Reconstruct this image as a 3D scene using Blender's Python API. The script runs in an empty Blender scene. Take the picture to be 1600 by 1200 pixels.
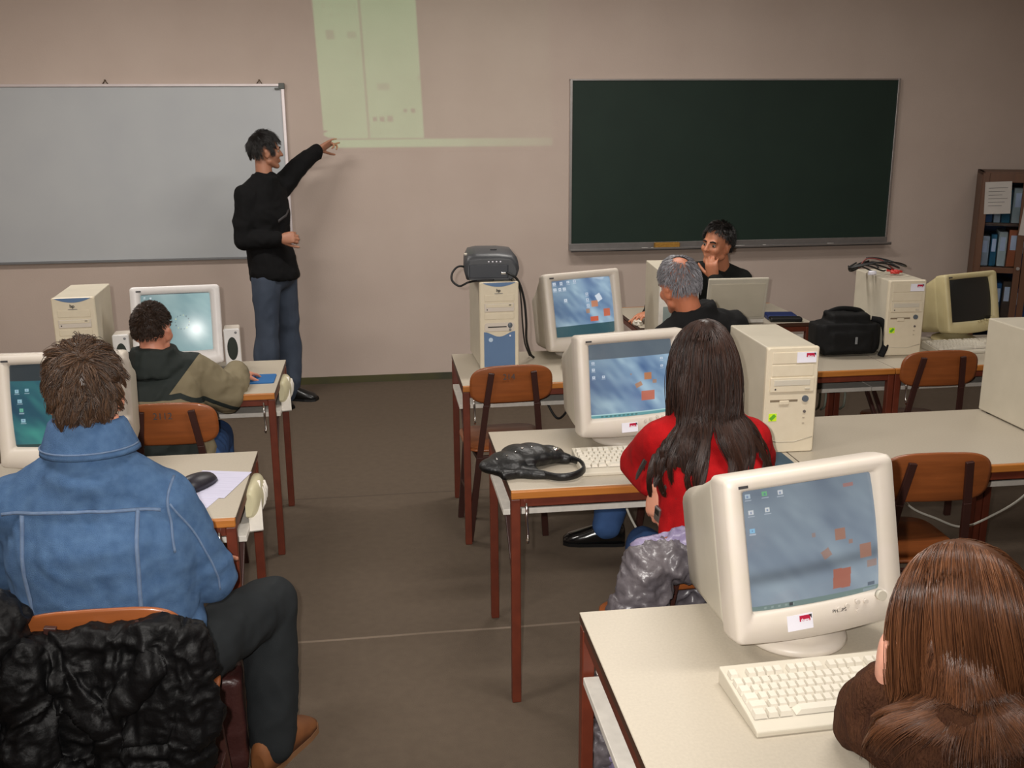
import bpy, math, random
import numpy as np
from mathutils import Vector, Matrix, Euler, noise
from mathutils.bvhtree import BVHTree
random.seed(7); RNG = np.random.default_rng(7)
SC = bpy.context.scene
COL = SC.collection
R_ = math.radians
def V(*a): return np.array(a, float)
def unit(a):
    a = np.asarray(a, float); return a / (np.linalg.norm(a) + 1e-12)

# ------------------------------------------------------------------ materials
def lin(c):
    out = []
    for x in c[:3]:
        x = x / 255.0
        out.append(x / 12.92 if x <= .04045 else ((x + .055) / 1.055) ** 2.4)
    return (*out, 1.0)
class NT:
    def __init__(s, m):
        s.t = m.node_tree; s.n = s.t.nodes; s.l = s.t.links
    def node(s, kind, **kw):
        n = s.n.new(kind)
        for k, v in kw.items():
            if hasattr(n, k): setattr(n, k, v)
            else: n.inputs[k].default_value = v
        return n
    def link(s, a, b): s.l.new(a, b)
    def math(s, op, a, b=None, clamp=False):
        n = s.n.new('ShaderNodeMath'); n.operation = op; n.use_clamp = clamp
        for i, x in enumerate((a, b)):
            if x is None: continue
            if isinstance(x, (int, float)): n.inputs[i].default_value = x
            else: s.l.new(x, n.inputs[i])
        return n.outputs[0]
    def mix(s, f, a, b):
        n = s.n.new('ShaderNodeMix'); n.data_type = 'RGBA'
        for i, x in ((0, f), (6, a), (7, b)):
            if isinstance(x, (int, float)): n.inputs[i].default_value = x
            elif isinstance(x, tuple): n.inputs[i].default_value = x
            else: s.l.new(x, n.inputs[i])
        return n.outputs[2]
MATS = {}
def mat(name, col, rough=.5, metal=0., col2=None, nscale=8., namt=.5, bump=0., bscale=60., coat=0., spec=.5, coords='Object', stretch=None, sheen=0., detail=4.):
    if name in MATS: return MATS[name]
    m = bpy.data.materials.new(name); m.use_nodes = True; MATS[name] = m
    g = NT(m); b = g.n['Principled BSDF']
    b.inputs['Roughness'].default_value = rough; b.inputs['Metallic'].default_value = metal
    b.inputs['Coat Weight'].default_value = coat; b.inputs['Coat Roughness'].default_value = .12
    b.inputs['Specular IOR Level'].default_value = spec
    if sheen: b.inputs['Sheen Weight'].default_value = sheen
    c = lin(col)
    tc = g.node('ShaderNodeTexCoord'); vec = tc.outputs['Object' if coords == 'World' else coords]
    if coords == 'World':
        vec = g.node('ShaderNodeNewGeometry').outputs['Position']
    if stretch:
        mp = g.node('ShaderNodeMapping'); mp.inputs['Scale'].default_value = stretch
        g.link(vec, mp.inputs['Vector']); vec = mp.outputs[0]
    n = g.node('ShaderNodeTexNoise'); n.inputs['Scale'].default_value = nscale; n.inputs['Detail'].default_value = detail
    g.link(vec, n.inputs['Vector'])
    c2 = lin(col2) if col2 else tuple(x * .86 for x in c[:3]) + (1,)
    rp = g.node('ShaderNodeMapRange'); rp.inputs[1].default_value = .5 - .5 * namt - .01; rp.inputs[2].default_value = .5 + .5 * namt + .01
    g.link(n.outputs[0], rp.inputs[0])
    g.link(g.mix(rp.outputs[0], c2, c), b.inputs['Base Color'])
    if bump:
        nb = g.node('ShaderNodeTexNoise'); nb.inputs['Scale'].default_value = bscale; nb.inputs['Detail'].default_value = 3
        g.link(vec, nb.inputs['Vector'])
        bp = g.node('ShaderNodeBump'); bp.inputs['Strength'].default_value = bump; bp.inputs['Distance'].default_value = .01
        g.link(nb.outputs[0], bp.inputs['Height']); g.link(bp.outputs[0], b.inputs['Normal'])
    return m
def bsdf(m): return m.node_tree.nodes['Principled BSDF']

# ------------------------------------------------------------------ mesh builder
def frame_of(d, hint=(0, 0, 1)):
    d = unit(d); h = np.asarray(hint, float)
    if abs(d @ h) > .95: h = V(1, 0, 0) if abs(d[0]) < .9 else V(0, 1, 0)
    a = unit(np.cross(h, d)); b = np.cross(d, a)
    return a, b, d
class MB:
    def __init__(s): s.v = []; s.f = []; s.sm = []
    def add(s, vs, fs, smooth=False):
        o = len(s.v); s.v += [tuple(map(float, p)) for p in vs]
        s.f += [tuple(i + o for i in f) for f in fs]; s.sm += [smooth] * len(fs)
        return s
    def box(s, c, d, R=None, taper=1.0):
        x, y, z = (k / 2 for k in d); P = []
        for sz in (-1, 1):
            t = taper if sz > 0 else 1
            for sx, sy in ((-1, -1), (1, -1), (1, 1), (-1, 1)): P.append(V(sx * x * t, sy * y * t, sz * z))
        if R is not None: P = [np.asarray(R) @ p for p in P]
        P = [p + np.asarray(c, float) for p in P]
        return s.add(P, [(3, 2, 1, 0), (4, 5, 6, 7), (0, 1, 5, 4), (1, 2, 6, 5), (2, 3, 7, 6), (3, 0, 4, 7)])
    def span(s, a, b):
        a = np.asarray(a, float); b = np.asarray(b, float)
        return s.box((a + b) / 2, np.abs(b - a))
    def bar(s, p, q, w, t, hint=(0, 1, 0)):
        p = np.asarray(p, float); q = np.asarray(q, float)
        a, b, d = frame_of(q - p, hint); L = np.linalg.norm(q - p)
        return s.box((p + q) / 2, (w, t, L), np.array([a, b, d]).T)
    def loft(s, rings, smooth=True, caps=True):
        n = len(rings[0]); vs = [p for r in rings for p in r]; fs = []
        for i in range(len(rings) - 1):
            for j in range(n):
                k = (j + 1) % n; fs.append((i * n + j, i * n + k, (i + 1) * n + k, (i + 1) * n + j))
        o = len(s.v); s.add(vs, fs, smooth)
        if caps:
            s.f += [tuple(o + j for j in range(n))[::-1], tuple(o + (len(rings) - 1) * n + j for j in range(n))]; s.sm += [False, False]
        return s
    def tube(s, pts, r, n=8, caps=True, flat=None):
        pts = [np.asarray(p, float) for p in pts]; m = len(pts)
        rs = [r] * m if isinstance(r, (int, float)) else list(r)
        d = unit(pts[1] - pts[0]); a, b, _ = frame_of(d); rings = []
        for i, p in enumerate(pts):
            nd = unit(pts[min(i + 1, m - 1)] - pts[max(i - 1, 0)])
            a = unit(a - nd * (a @ nd)); b = np.cross(nd, a)
            fa, fb = flat if flat else (1, 1)
            rings.append([p + rs[i] * (fa * math.cos(t) * a + fb * math.sin(t) * b) for t in np.linspace(0, 2 * math.pi, n, endpoint=False)])
        return s.loft(rings, True, caps)
    def ell(s, c, r, R=None, nu=20, nv=12):
        if isinstance(r, (int, float)): r = (r, r, r)
        c = np.asarray(c, float); vs = []; fs = []
        for i in range(nv + 1):
            ph = math.pi * i / nv
            for j in range(nu):
                t = 2 * math.pi * j / nu
                p = V(r[0] * math.sin(ph) * math.cos(t), r[1] * math.sin(ph) * math.sin(t), r[2] * math.cos(ph))
                if R is not None: p = np.asarray(R) @ p
                vs.append(p + c)
        for i in range(nv):
            for j in range(nu):
                k = (j + 1) % nu; fs.append(((i + 1) * nu + j, (i + 1) * nu + k, i * nu + k, i * nu + j))
        return s.add(vs, fs, True)
    def cyl(s, p, q, r, r2=None, n=20):
        r2 = r if r2 is None else r2; p = np.asarray(p, float); q = np.asarray(q, float)
        a, b, d = frame_of(q - p); T = np.linspace(0, 2 * math.pi, n, endpoint=False)
        return s.loft([[p + r * (math.cos(t) * a + math.sin(t) * b) for t in T], [q + r2 * (math.cos(t) * a + math.sin(t) * b) for t in T]])
    def cone(s, p, q, r0, r1, n=16, dome=True):      # capsule with two radii
        p = np.asarray(p, float); q = np.asarray(q, float); a, b, d = frame_of(q - p); T = np.linspace(0, 2 * math.pi, n, endpoint=False)
        rings = []
        for (c, r, sg) in ((p, r0, -1), (q, r1, 1)):
            ks = [.05, .35, .65, .9, 1.] if sg < 0 else [1., .9, .65, .35, .05]
            for k in ks:
                off = math.sqrt(max(0, 1 - k * k)) * r * sg
                rings.append([c + d * off + k * r * (math.cos(t) * a + math.sin(t) * b) for t in T])
        return s.loft(rings)
    def grid(s, P, smooth=True, closed_u=False):
        m, n = len(P), len(P[0]); vs = [p for r in P for p in r]; fs = []
        for i in range(m - 1):
            for j in range(n - 1 + (1 if closed_u else 0)):
                k = (j + 1) % n; fs.append((i * n + j, i * n + k, (i + 1) * n + k, (i + 1) * n + j))
        return s.add(vs, fs, smooth)
    def build(s, name, m, parent=None, bevel=0., seg=2, loc=None, off=None, R=None):
        vs = np.array(s.v, float).reshape(-1, 3)
        if R is not None: vs = vs @ np.asarray(R, float).T
        if off is not None: vs = vs + np.asarray(off, float)
        me = bpy.data.meshes.new(name); me.from_pydata([tuple(p) for p in vs], [], s.f)
        me.polygons.foreach_set('use_smooth', s.sm); me.update()
        ob = bpy.data.objects.new(name, me); COL.objects.link(ob)
        if m: me.materials.append(m)
        if parent is not None: ob.parent = parent
        if loc is not None: ob.location = loc
        if bevel:
            b = ob.modifiers.new('bevel', 'BEVEL'); b.width = bevel; b.segments = seg; b.limit_method = 'ANGLE'; b.angle_limit = R_(40); b.harden_normals = False
        return ob
def thing(name, label, cat, loc=(0, 0, 0), rz=0., group=None):
    o = bpy.data.objects.new(name, None); COL.objects.link(o); o.location = loc; o.rotation_euler = (0, 0, rz)
    o.empty_display_size = .1
    return tag(o, label, cat, group)
def tag(o, label, cat, group=None, kind=None):
    if label: o['label'] = label
    if cat: o['category'] = cat
    if group: o['group'] = group
    if kind: o['kind'] = kind
    return o
def struct(o): o['kind'] = 'structure'; return o
def dup(root, loc, rz, label, group=None):
    r = root.copy(); COL.objects.link(r); r.location = loc; r.rotation_euler = (0, 0, rz); r['label'] = label
    if group: r['group'] = group
    for ch in list(root.children):
        c = ch.copy(); COL.objects.link(c); c.parent = r
        for gch in list(ch.children):
            d = gch.copy(); COL.objects.link(d); d.parent = c
    return r
def rrect(w, h, r, y, cx=0, cz=0, n=5, bow=0.):
    if bow:
        Q = rrect(w, h, r, y, cx, cz, n); k = 2 * n; lo = Q[2 * n:3 * n]; hi = Q[3 * n:]
        A_, B_ = lo[-1], hi[0]; mid = [A_ + (B_ - A_) * t + V(0, 0, -bow * (1 - (2 * t - 1) ** 2)) for t in np.linspace(.08, .92, 11)]
        return Q[:3 * n] + mid + hi
    P = []
    for (sx, sz, a0) in ((1, 1, 0), (-1, 1, 90), (-1, -1, 180), (1, -1, 270)):
        for k in range(n):
            t = R_(a0 + 90 * k / (n - 1)); P.append(V(cx + sx * (w / 2 - r) + r * math.cos(t), y, cz + sz * (h / 2 - r) + r * math.sin(t)))
    return P
def rrect_xy(w, d, r, z, n=5):
    return [V(p[0], p[2], z) for p in rrect(w, d, r, 0, n=n)]
def text(body, size, m, name, parent, loc, rot, extrude=.0004, bold=0.):
    cu = bpy.data.curves.new('t', 'FONT'); cu.body = body; cu.size = size; cu.extrude = extrude; cu.align_x = 'CENTER'; cu.align_y = 'CENTER'; cu.offset = bold
    to = bpy.data.objects.new('t', cu); COL.objects.link(to)
    dg = bpy.context.evaluated_depsgraph_get(); dg.update()
    me = bpy.data.meshes.new_from_object(to.evaluated_get(dg)); bpy.data.objects.remove(to); bpy.data.curves.remove(cu)
    me.materials.clear(); me.materials.append(m)
    ob = bpy.data.objects.new(name, me); COL.objects.link(ob); ob.parent = parent; ob.location = loc; ob.rotation_euler = rot
    return ob
def rotz(a):
    c, s = math.cos(a), math.sin(a); return np.array([[c, -s, 0], [s, c, 0], [0, 0, 1]])
def rotx(a):
    c, s = math.cos(a), math.sin(a); return np.array([[1, 0, 0], [0, c, -s], [0, s, c]])
def smooth_path(pts, n=8):
    P = [np.asarray(p, float) for p in pts]; P = [2 * P[0] - P[1]] + P + [2 * P[-1] - P[-2]]; out = []
    for i in range(1, len(P) - 2):
        for k in range(n):
            t = k / n; a, b, c, d = P[i - 1], P[i], P[i + 1], P[i + 2]
            out.append(.5 * ((2 * b) + (c - a) * t + (2 * a - 5 * b + 4 * c - d) * t * t + (3 * b - a - 3 * c + d) * t ** 3))
    out.append(P[-2]); return out

# ------------------------------------------------------------------ palette
M_wall = mat('wall_paint', (196, 180, 169), .85, col2=(188, 171, 160), nscale=2.2, namt=.5, bump=.08, bscale=90, coords='World')
M_ceil = mat('ceiling_paint', (222, 216, 206), .9)
M_lam = mat('grey_laminate', (182, 173, 156), .42, col2=(170, 160, 144), nscale=140, namt=.6)
M_white = mat('white_board', (224, 218, 208), .5, nscale=40, namt=.4)
M_woodedge = mat('lipping_wood', (190, 122, 52), .42, col2=(150, 88, 34), nscale=6, namt=.9, stretch=(1, 14, 14))
M_steel = mat('redbrown_steel', (106, 47, 29), .42, col2=(88, 38, 24), nscale=20)
M_chairwood = mat('chair_plywood', (152, 84, 40), .38, col2=(112, 60, 28), nscale=5, namt=.9, stretch=(1.2, 14, 14), coat=.25)
M_chairsteel = mat('dark_chair_steel', (58, 32, 27), .42)
M_chrome = mat('chrome_wire', (230, 228, 222), .2, 1.)
M_beige = mat('beige_plastic', (212, 201, 178), .45, col2=(206, 194, 170), nscale=30, bump=.05, bscale=400)
M_beige_side = mat('beige_steel', (196, 188, 170), .5, col2=(188, 180, 162), nscale=12)
M_old = mat('yellowed_plastic', (196, 184, 142), .5, col2=(186, 172, 128), nscale=15)
M_mon = mat('monitor_plastic', (202, 192, 182), .42, col2=(199, 190, 176), nscale=25, bump=.04, bscale=500)
M_monside = mat('monitor_shell', (200, 193, 177), .5, bump=.04, bscale=400)
M_key = mat('key_plastic', (212, 205, 190), .45)
M_keybase = mat('keyboard_shell', (200, 192, 175), .5)
M_black = mat('black_plastic', (22, 22, 23), .38)
M_rubber = mat('black_cable', (14, 14, 15), .5)
M_dark = mat('dark_slot', (40, 36, 32), .6)
M_grey = mat('grey_plastic', (120, 122, 124), .45)
M_alu = mat('aluminium', (190, 186, 184), .34, .9, nscale=30)
M_blue = mat('blue_panel', (92, 120, 156), .4, col2=(84, 112, 148), nscale=8)
M_bluefoam = mat('blue_foam', (24, 92, 150), .8)
M_paper = mat('white_paper', (232, 230, 240), .8)
M_red = mat('crimson_print', (180, 24, 62), .5)
M_ink = mat('dark_print', (52, 50, 52), .6)
M_lime = mat('lime_sticker', (206, 240, 40), .5)
M_green = mat('green_print', (96, 172, 40), .5)
M_cream = mat('cream_plastic', (214, 206, 170), .4)

# ------------------------------------------------------------------ room
def plane_box(name, a, b, m):
    return struct(MB().span(a, b).build(name, m))
m = mat('carpet', (100, 86, 71), .95, col2=(86, 73, 60), nscale=26, namt=.9, bump=.5, bscale=420, coords='World', detail=8)
g = NT(m); b = bsdf(m); src = b.inputs['Base Color'].links[0].from_socket
pos = g.node('ShaderNodeNewGeometry').outputs['Position']; sep = g.node('ShaderNodeSeparateXYZ'); g.link(pos, sep.inputs[0])
wob = g.node('ShaderNodeTexNoise', Scale=3.); g.link(pos, wob.inputs['Vector'])
yy = g.math('ADD', sep.outputs[1], g.math('MULTIPLY', g.math('SUBTRACT', wob.outputs[0], .5), .012))
seam = g.math('LESS_THAN', g.math('ABSOLUTE', g.math('ADD', yy, 3.865)), .007)
seam2 = g.math('LESS_THAN', g.math('ABSOLUTE', g.math('ADD', yy, 2.372)), .006)
fade = g.math('MULTIPLY', seam, g.math('MULTIPLY', wob.outputs[0], .55))
c1 = g.mix(fade, src, lin((176, 158, 140))); c1 = g.mix(g.math('MULTIPLY', seam2, .5), c1, lin((60, 50, 42)))
g.link(c1, b.inputs['Base Color'])
plane_box('floor', (-3.4, -9.4, -.1), (5.7, .1, 0), m)
plane_box('wall_front', (-3.4, 0, 0), (5.7, .1, 3.1), M_wall)
plane_box('wall_left', (-3.5, -9.4, 0), (-3.4, .1, 3.1), M_wall)
plane_box('wall_right', (5.7, -9.4, 0), (5.8, .1, 3.1), M_wall)
plane_box('wall_back', (-3.4, -9.5, 0), (5.7, -9.4, 3.1), M_wall)
plane_box('ceiling', (-3.4, -9.4, 3.1), (5.7, .1, 3.2), M_ceil)
plane_box('baseboard_front', (-3.4, -.014, 0), (5.7, 0, .05), mat('skirting', (58, 58, 46), .6, col2=(84, 80, 36), nscale=3, namt=.4, coords='World'))

# whiteboard
t = thing('whiteboard', 'large white dry-wipe board in a thin aluminium frame, behind the standing man', 'whiteboard', (-2.0, 0, 0))
x0, x1, z0, z1 = -3.3 + 2.0, -.569 + 2.0, .945, 2.116
MB().span((x0, -.018, z0), (x1, -.001, z1)).build('writing_surface', mat('enamel_white', (186, 190, 192), .3, col2=(178, 182, 186), nscale=2.5, coat=.2), t)
for a_, b_ in (((x0 - .01, -.03, z1 - .012), (x1, -.001, z1 + .006)), ((x1 - .016, -.03, z0 - .006), (x1 + .006, -.001, z1 - .02))):
    MB().span(a_, b_).build('frame', mat('bright_aluminium', (226, 216, 216), .35, .3), t, .003)
MB().span((x0 - .01, -.035, z0 - .010), (x1, -.001, z0 + .006)).build('frame', M_grey, t, .003)
MB().span((x1 - .03, -.034, z1 - .03), (x1 + .009, -.001, z1 + .01)).span((x1 - .058, -.036, z1 - .034), (x1 - .025, -.02, z1 - .022)).build('corner_cap', mat('grey_cap', (92, 96, 92), .5), t, .004)
for hx in (-1.731, -.727):
    MB().tube([(hx + 2 - .018, -.012, z1 + .004), (hx + 2, -.012, z1 + .03), (hx + 2 + .018, -.012, z1 + .004)], .004, 6).cyl((hx + 2, -.02, z1 + .03), (hx + 2, 0, z1 + .03), .005).build('hanging_hook', mat('brass_dark', (90, 72, 52), .5, .6), t)

# chalkboard
t = thing('chalkboard', 'dark green chalkboard with a narrow aluminium frame and chalk tray', 'chalkboard', (2.66, 0, 0))
x0, x1, z0, z1 = 1.419 - 2.66, 3.898 - 2.66, .987, 2.149
MB().span((x0 + .008, -.02, z0), (x1 - .008, -.001, z1 - .006)).build('slate', mat('green_slate', (33, 50, 42), .62, col2=(27, 42, 36), nscale=3.5, namt=.8, spec=.3), t)
for a_, b_ in (((x0, -.03, z0), (x0 + .018, -.001, z1)), ((x1 - .018, -.03, z0), (x1, -.001, z1)), ((x0, -.028, z1 - .012), (x1, -.001, z1))):
    MB().span(a_, b_).build('frame', M_alu, t, .002)
MB().span((x0, -.03, z0 - .045), (x1, -.001, z0 + .002)).span((x0, -.1, z0 - .05), (x1, -.001, z0 - .042)).span((x0, -.1, z0 - .05), (x1, -.094, z0 - .03)).build('chalk_tray', mat('tray_aluminium', (150, 146, 144), .4, .7, nscale=20), t, .002)
tz = .945
tag(MB().box((0, 0, .022), (.19, .05, .044)).build('board_sponge', mat('ochre_sponge', (176, 132, 56), .95, col2=(150, 108, 44), nscale=40, bump=.6, bscale=150), None, .008, loc=(2.15, -.062, tz)), 'ochre yellow board sponge lying on the chalk tray', 'sponge')
for k, (cx, L, ry) in enumerate(((1.98, .05, 2), (2.035, .02, 20), (2.71, .07, -1), (2.9, .025, 8), (3.42, .05, 0))):
    tag(MB().cyl((-L / 2, 0, .006), (L / 2, 0, .006), .006, n=10).build('chalk', mat('chalk_white', (236, 232, 228), .9), loc=(cx, -.075, tz)), ('white chalk stick on the tray just left of the sponge', 'stub of white chalk on the tray close beside the sponge', 'long white chalk stick on the tray right of the seated man', 'small chalk stub on the tray, second one right of the seated man', 'white chalk stick lying farthest along the tray')[k], 'chalk', 'chalk pieces on the tray').rotation_euler = (0, 0, R_(ry))
# patch of wall that catches the projector's picture
tag(MB().add([(-.37, -.0006, 1.66), (1.33, -.0006, 1.66), (1.33, -.0006, 2.9), (-.37, -.0006, 2.9)], [(0, 1, 2, 3)]).build('projected_image', M_wall), 'pale green projected computer desktop with tool windows on the front wall', 'projection')
# ------------------------------------------------------------------ desks
DW, DD, DH = 1.008, .637, .75
m = mat('desk_top', (182, 173, 156), .4, col2=(172, 162, 146), nscale=160, namt=.6)
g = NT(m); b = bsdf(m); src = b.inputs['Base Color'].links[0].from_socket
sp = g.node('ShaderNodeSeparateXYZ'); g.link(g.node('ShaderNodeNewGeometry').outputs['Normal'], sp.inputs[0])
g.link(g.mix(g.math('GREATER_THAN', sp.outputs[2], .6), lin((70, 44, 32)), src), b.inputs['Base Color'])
M_top = m
def make_desk(label, hook_side=-1, casing=False):
    t = thing('computer_desk', label, 'desk', (0, 0, 0), 0, 'computer desks in rows')
    w, d = DW / 2 - .002, DD
    MB().span((-w, .018, .727), (w, d, .75)).build('tabletop', M_top, t, .0015, 1)
    MB().span((-w, 0, .724), (w, .018, .7495)).build('edge_strip', M_woodedge, t, .003)
    for sx in (-1, 1):
        for y in (.006, d - .036):
            MB().span((sx * w, y, 0), (sx * (w - .03), y + .03, .722)).build('leg', M_steel, t, .003)
        MB().span((sx * (w - .003), .036, .695), (sx * (w - .027), d - .036, .722)).build('side_rail', M_steel, t, .002)
        MB().bar((sx * (w - .016), .035, .40), (sx * (w - .016), .225, .585), .02, .016, (1, 0, 0)).build('brace', M_chairsteel, t, .002)
    for y in (.008, d - .032):
        MB().span((-w + .03, y, .695), (w - .03, y + .024, .724)).build('long_rail', M_steel, t, .002)
    MB().span((-w, .21, .588), (w, d - .045, .608)).build('shelf', M_white, t, .002)
    MB().span((-w + .034, d - .044, .608), (w - .034, d - .03, .675)).build('shelf_lip', M_white, t, .002)
    hx = hook_side * (w - .046)
    MB().tube([(hx, .0, .70), (hx, -.012, .715), (hx, -.016, .66), (hx + .004, -.012, .61), (hx + .002, -.026, .585), (hx, -.034, .60)], .004, 6).build('bag_hook', M_chrome, t)
    if casing:
        rings = []
        for k, yy in enumerate(np.linspace(.30, .60, 9)):
            u = (k / 8 - .5) * 2; q = math.sqrt(max(.05, 1 - u * u * .92)); zc = .655 - .02 * u
            P = [V(w - .01, yy, zc - .066 * (.4 + .6 * q))]
            for a in np.linspace(-90, 90, 11): P.append(V(w + .004 + .034 * q * math.cos(R_(a)), yy, zc + .066 * (.4 + .6 * q) * math.sin(R_(a))))
            P.append(V(w - .01, yy, zc + .066 * (.4 + .6 * q))); rings.append(P)
        cs = MB().loft(rings, True, True).build('slotted_casing', M_cream, t)
        for k in range(3):
            yy = .42 + .032 * k
            MB().tube([(w + .026, yy, .615), (w + .036, yy + .005, .635), (w + .038, yy + .008, .665), (w + .030, yy + .01, .69)], .006, 8).build('slot_rib', M_white, cs)
        MB().bar((w + .020, .30, .585), (w + .006, .42, .715), .012, .045, (1, 0, 0)).build('casing_plate', M_white, cs, .003)
    return t
def at(o, x, y): o.location = (x + DW / 2, y, 0); return o
R1 = (.359, -3.077); R2 = (.394, -4.388); R3 = (.446, -5.838); L1 = (-.447, -3.064); L2 = (-.436, -4.484)
proto = at(make_desk('desk in front of the empty chair, under the tower with the projector'), *R1)
G = 'computer desks in rows'
dup(proto, (R1[0] + DW * 1.5, R1[1], 0), 0, 'desk under the black shoulder bag, in the row below the chalkboard', G)
dup(proto, (R1[0] + DW * 2.5, R1[1], 0), 0, 'desk under the old yellowed monitor with the dark screen', G)
dup(proto, (R2[0] + DW * .5, R2[1], 0), 0, 'desk under the black handbag, where the woman in red sits', G)
dup(proto, (R2[0] + DW * 1.5, R2[1], 0), 0, 'desk with a long bare top between the lime-sticker tower and the big pale case', G)
dup(proto, (R2[0] + DW * 2.5, R2[1], 0), 0, 'desk beyond the big pale case, cut off at the edge of the photo', G)
dup(proto, (R3[0] + DW * .5, -5.94, 0), 0, 'nearest desk, under the big monitor and keyboard of the brown-haired woman', G).scale = (1, 1.16, 1)
dup(proto, (R3[0] + DW * 1.5, -5.94, 0), 0, 'desk at the lower right corner, beside the brown-haired woman', G).scale = (1, 1.16, 1)
pl = make_desk('desk under the white monitor with two speakers, where the boy sits', 1, True); at(pl, L1[0] - DW, L1[1])
dup(pl, (L2[0] - DW / 2, L2[1], 0), 0, 'desk with loose papers, in front of the man in denim', G)
d2 = make_desk('desk farther left, next to the one with the white monitor and speakers', -1); at(d2, L1[0] - 2 * DW, L1[1])
tt = make_desk('table near the front wall, under the open laptop', -1); tt.location = (1.955, -1.325, 0); tt.rotation_euler = (0, 0, math.pi)

# ------------------------------------------------------------------ chairs
def make_chair(label):
    t = thing('school_chair', label, 'chair', (0, 0, 0), 0, 'plywood school chairs')
    W, H = .366, .165; rows = []; th = .010
    def outline(k, n):   # stadium-like outline point
        a = 2 * math.pi * k / n; c, s_ = math.cos(a), math.sin(a); e = .42
        return (math.copysign(abs(c) ** e, c) * W / 2, math.copysign(abs(s_) ** .62, s_) * H / 2)
    N = 44; fr = []; bk = []
    def bend(x, z, y): return V(x, y + .25 * x * x * 1.6 - .02 * (z / H), .765 + z + .010 * (1 - (x / (W / 2)) ** 2) * (1 if z > 0 else .3))
    mb = MB(); rings = []
    for (sc, y) in ((.02, -th / 2), (.5, -th / 2), (.93, -th / 2), (1., -th / 4), (1., th / 4), (.93, th / 2), (.5, th / 2), (.02, th / 2)):
        rings.append([bend(outline(k, N)[0] * sc, outline(k, N)[1] * sc, y) for k in range(N)])
    mb.loft(rings, True, True).build('backrest', M_chairwood, t)
    mb = MB(); rings = []
    for (sc, z) in ((.02, .445), (.6, .443), (.97, .446), (1., .45), (1., .456), (.97, .46), (.6, .455), (.02, .456)):
        P = []
        for k in range(N):
            a = 2 * math.pi * k / N; c, s_ = math.cos(a), math.sin(a)
            x = math.copysign(abs(c) ** .38, c) * .19 * sc; y = .245 + math.copysign(abs(s_) ** .38, s_) * .19 * sc
            P.append(V(x * (1 - .05 * (y - .2)), y, z))
        rings.append(P)
    mb.loft(rings, True, True).build('seat', M_chairwood, t)
    for sx in (-1, 1):
        p0 = V(sx * .092, -.022, .828); p1 = V(sx * .112, .004, .68); p2 = V(sx * .138, .045, .43); p3 = V(sx * .178, .120, 0)
        MB().bar(p0, p1, .026, .012, (0, 1, 0)).bar(p1, p2, .026, .014, (0, 1, 0)).bar(p2, p3, .028, .02, (0, 1, 0)).build('rear_leg', M_chairsteel, t, .002)
        MB().bar((sx * .15, .385, .435), (sx * .178, .42, 0), .028, .02, (0, 1, 0)).build('front_leg', M_chairsteel, t, .002)
        MB().bar((sx * .140, .045, .425), (sx * .152, .395, .43), .022, .02, (0, 0, 1)).build('seat_rail', M_chairsteel, t, .002)
        MB().bar((sx * .160, .09, .2), (sx * .168, .40, .2), .018, .016, (0, 0, 1)).build('stretcher', M_chairsteel, t, .002)
    MB().bar((-.14, .047, .42), (.14, .047, .42), .018, .03, (0, 0, 1)).build('cross_rail', M_chairsteel, t, .002)
    MB().bar((-.152, .39, .42), (.152, .39, .42), .018, .03, (0, 0, 1)).build('cross_rail', M_chairsteel, t, .002)
    return t
c1 = make_chair('empty plywood chair pushed up to the desk with the tower and projector'); c1.location = (.568, -3.142, 0); c1.rotation_euler = (0, 0, R_(3))
GC = 'plywood school chairs'
dup(c1, (2.533, -3.177, 0), R_(-2), 'empty plywood chair at the old yellowed monitor, far right', GC)
dup(c1, (1.745, -4.517, 0), R_(-4), 'empty plywood chair at the bare desk behind the big monitor', GC)
ch_boy = dup(c1, (-.80, -3.53, 0), R_(-1), 'plywood chair the boy in the black and khaki jacket sits on', GC)
ch_den = dup(c1, (-.635, -5.225, 0), R_(0), 'plywood chair of the man in denim, a black jacket over its back', GC)
ch_red = dup(c1, (.845, -5.0, 0), R_(6), 'plywood chair of the woman in red, a grey coat over its back', GC)
dup(c1, (1.42, -3.50, 0), R_(14), 'plywood chair of the grey-haired man, behind the woman in red', GC)
dup(c1, (2.1, -.98, 0), math.pi, 'plywood chair of the man below the chalkboard', GC)
dup(c1, (1.02, -6.47, 0), R_(5), 'plywood chair of the brown-haired woman', GC)
# pencilled marks on three backrests
for ch, s_ in ((c1, '214'), (ch_boy, '2112'), (ch_den, '1 off')):
    bk = [k for k in ch.children if k.name.startswith('backrest')][0]
    text(s_, .036, M_ink, 'pencil_mark', bk, (-.015 if ch is not ch_den else -.06, -.0165, .806), (R_(83), 0, 0), .0002)
# ------------------------------------------------------------------ computers
def sticker(parent, c, size, R=None, off=None):
    # white label with a crimson flag and white lettering; c in the parent's coordinates, facing -y
    w, h = size; s = MB().span((-w / 2, -.0006, -h / 2), (w / 2, .0004, h / 2)).build('sticker', M_paper, parent)
    s.location = c
    if R is not None: s.rotation_euler = R
    MB().span((-.02 * w, -.0010, .02 * h), (.40 * w, -.0004, .40 * h)).build('sticker_flag', M_red, s)
    MB().add([(.34 * w, -.0013, .42 * h), (.46 * w, -.0013, .42 * h), (.46 * w, -.0013, .12 * h)], [(0, 1, 2)]).build('sticker_corner', M_ink, s)
    text('thuro', .25 * h, M_paper, 'sticker_lettering', s, (.19 * w, -.0011, .10 * h), (R_(90), 0, 0), .0002, .0003)
    return s
def front_box(t, name, x0, x1, z0, z1, m, y=-.004, bev=.002): return MB().span((x0, y, z0), (x1, .004, z1)).build(name, m, t, bev)
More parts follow.
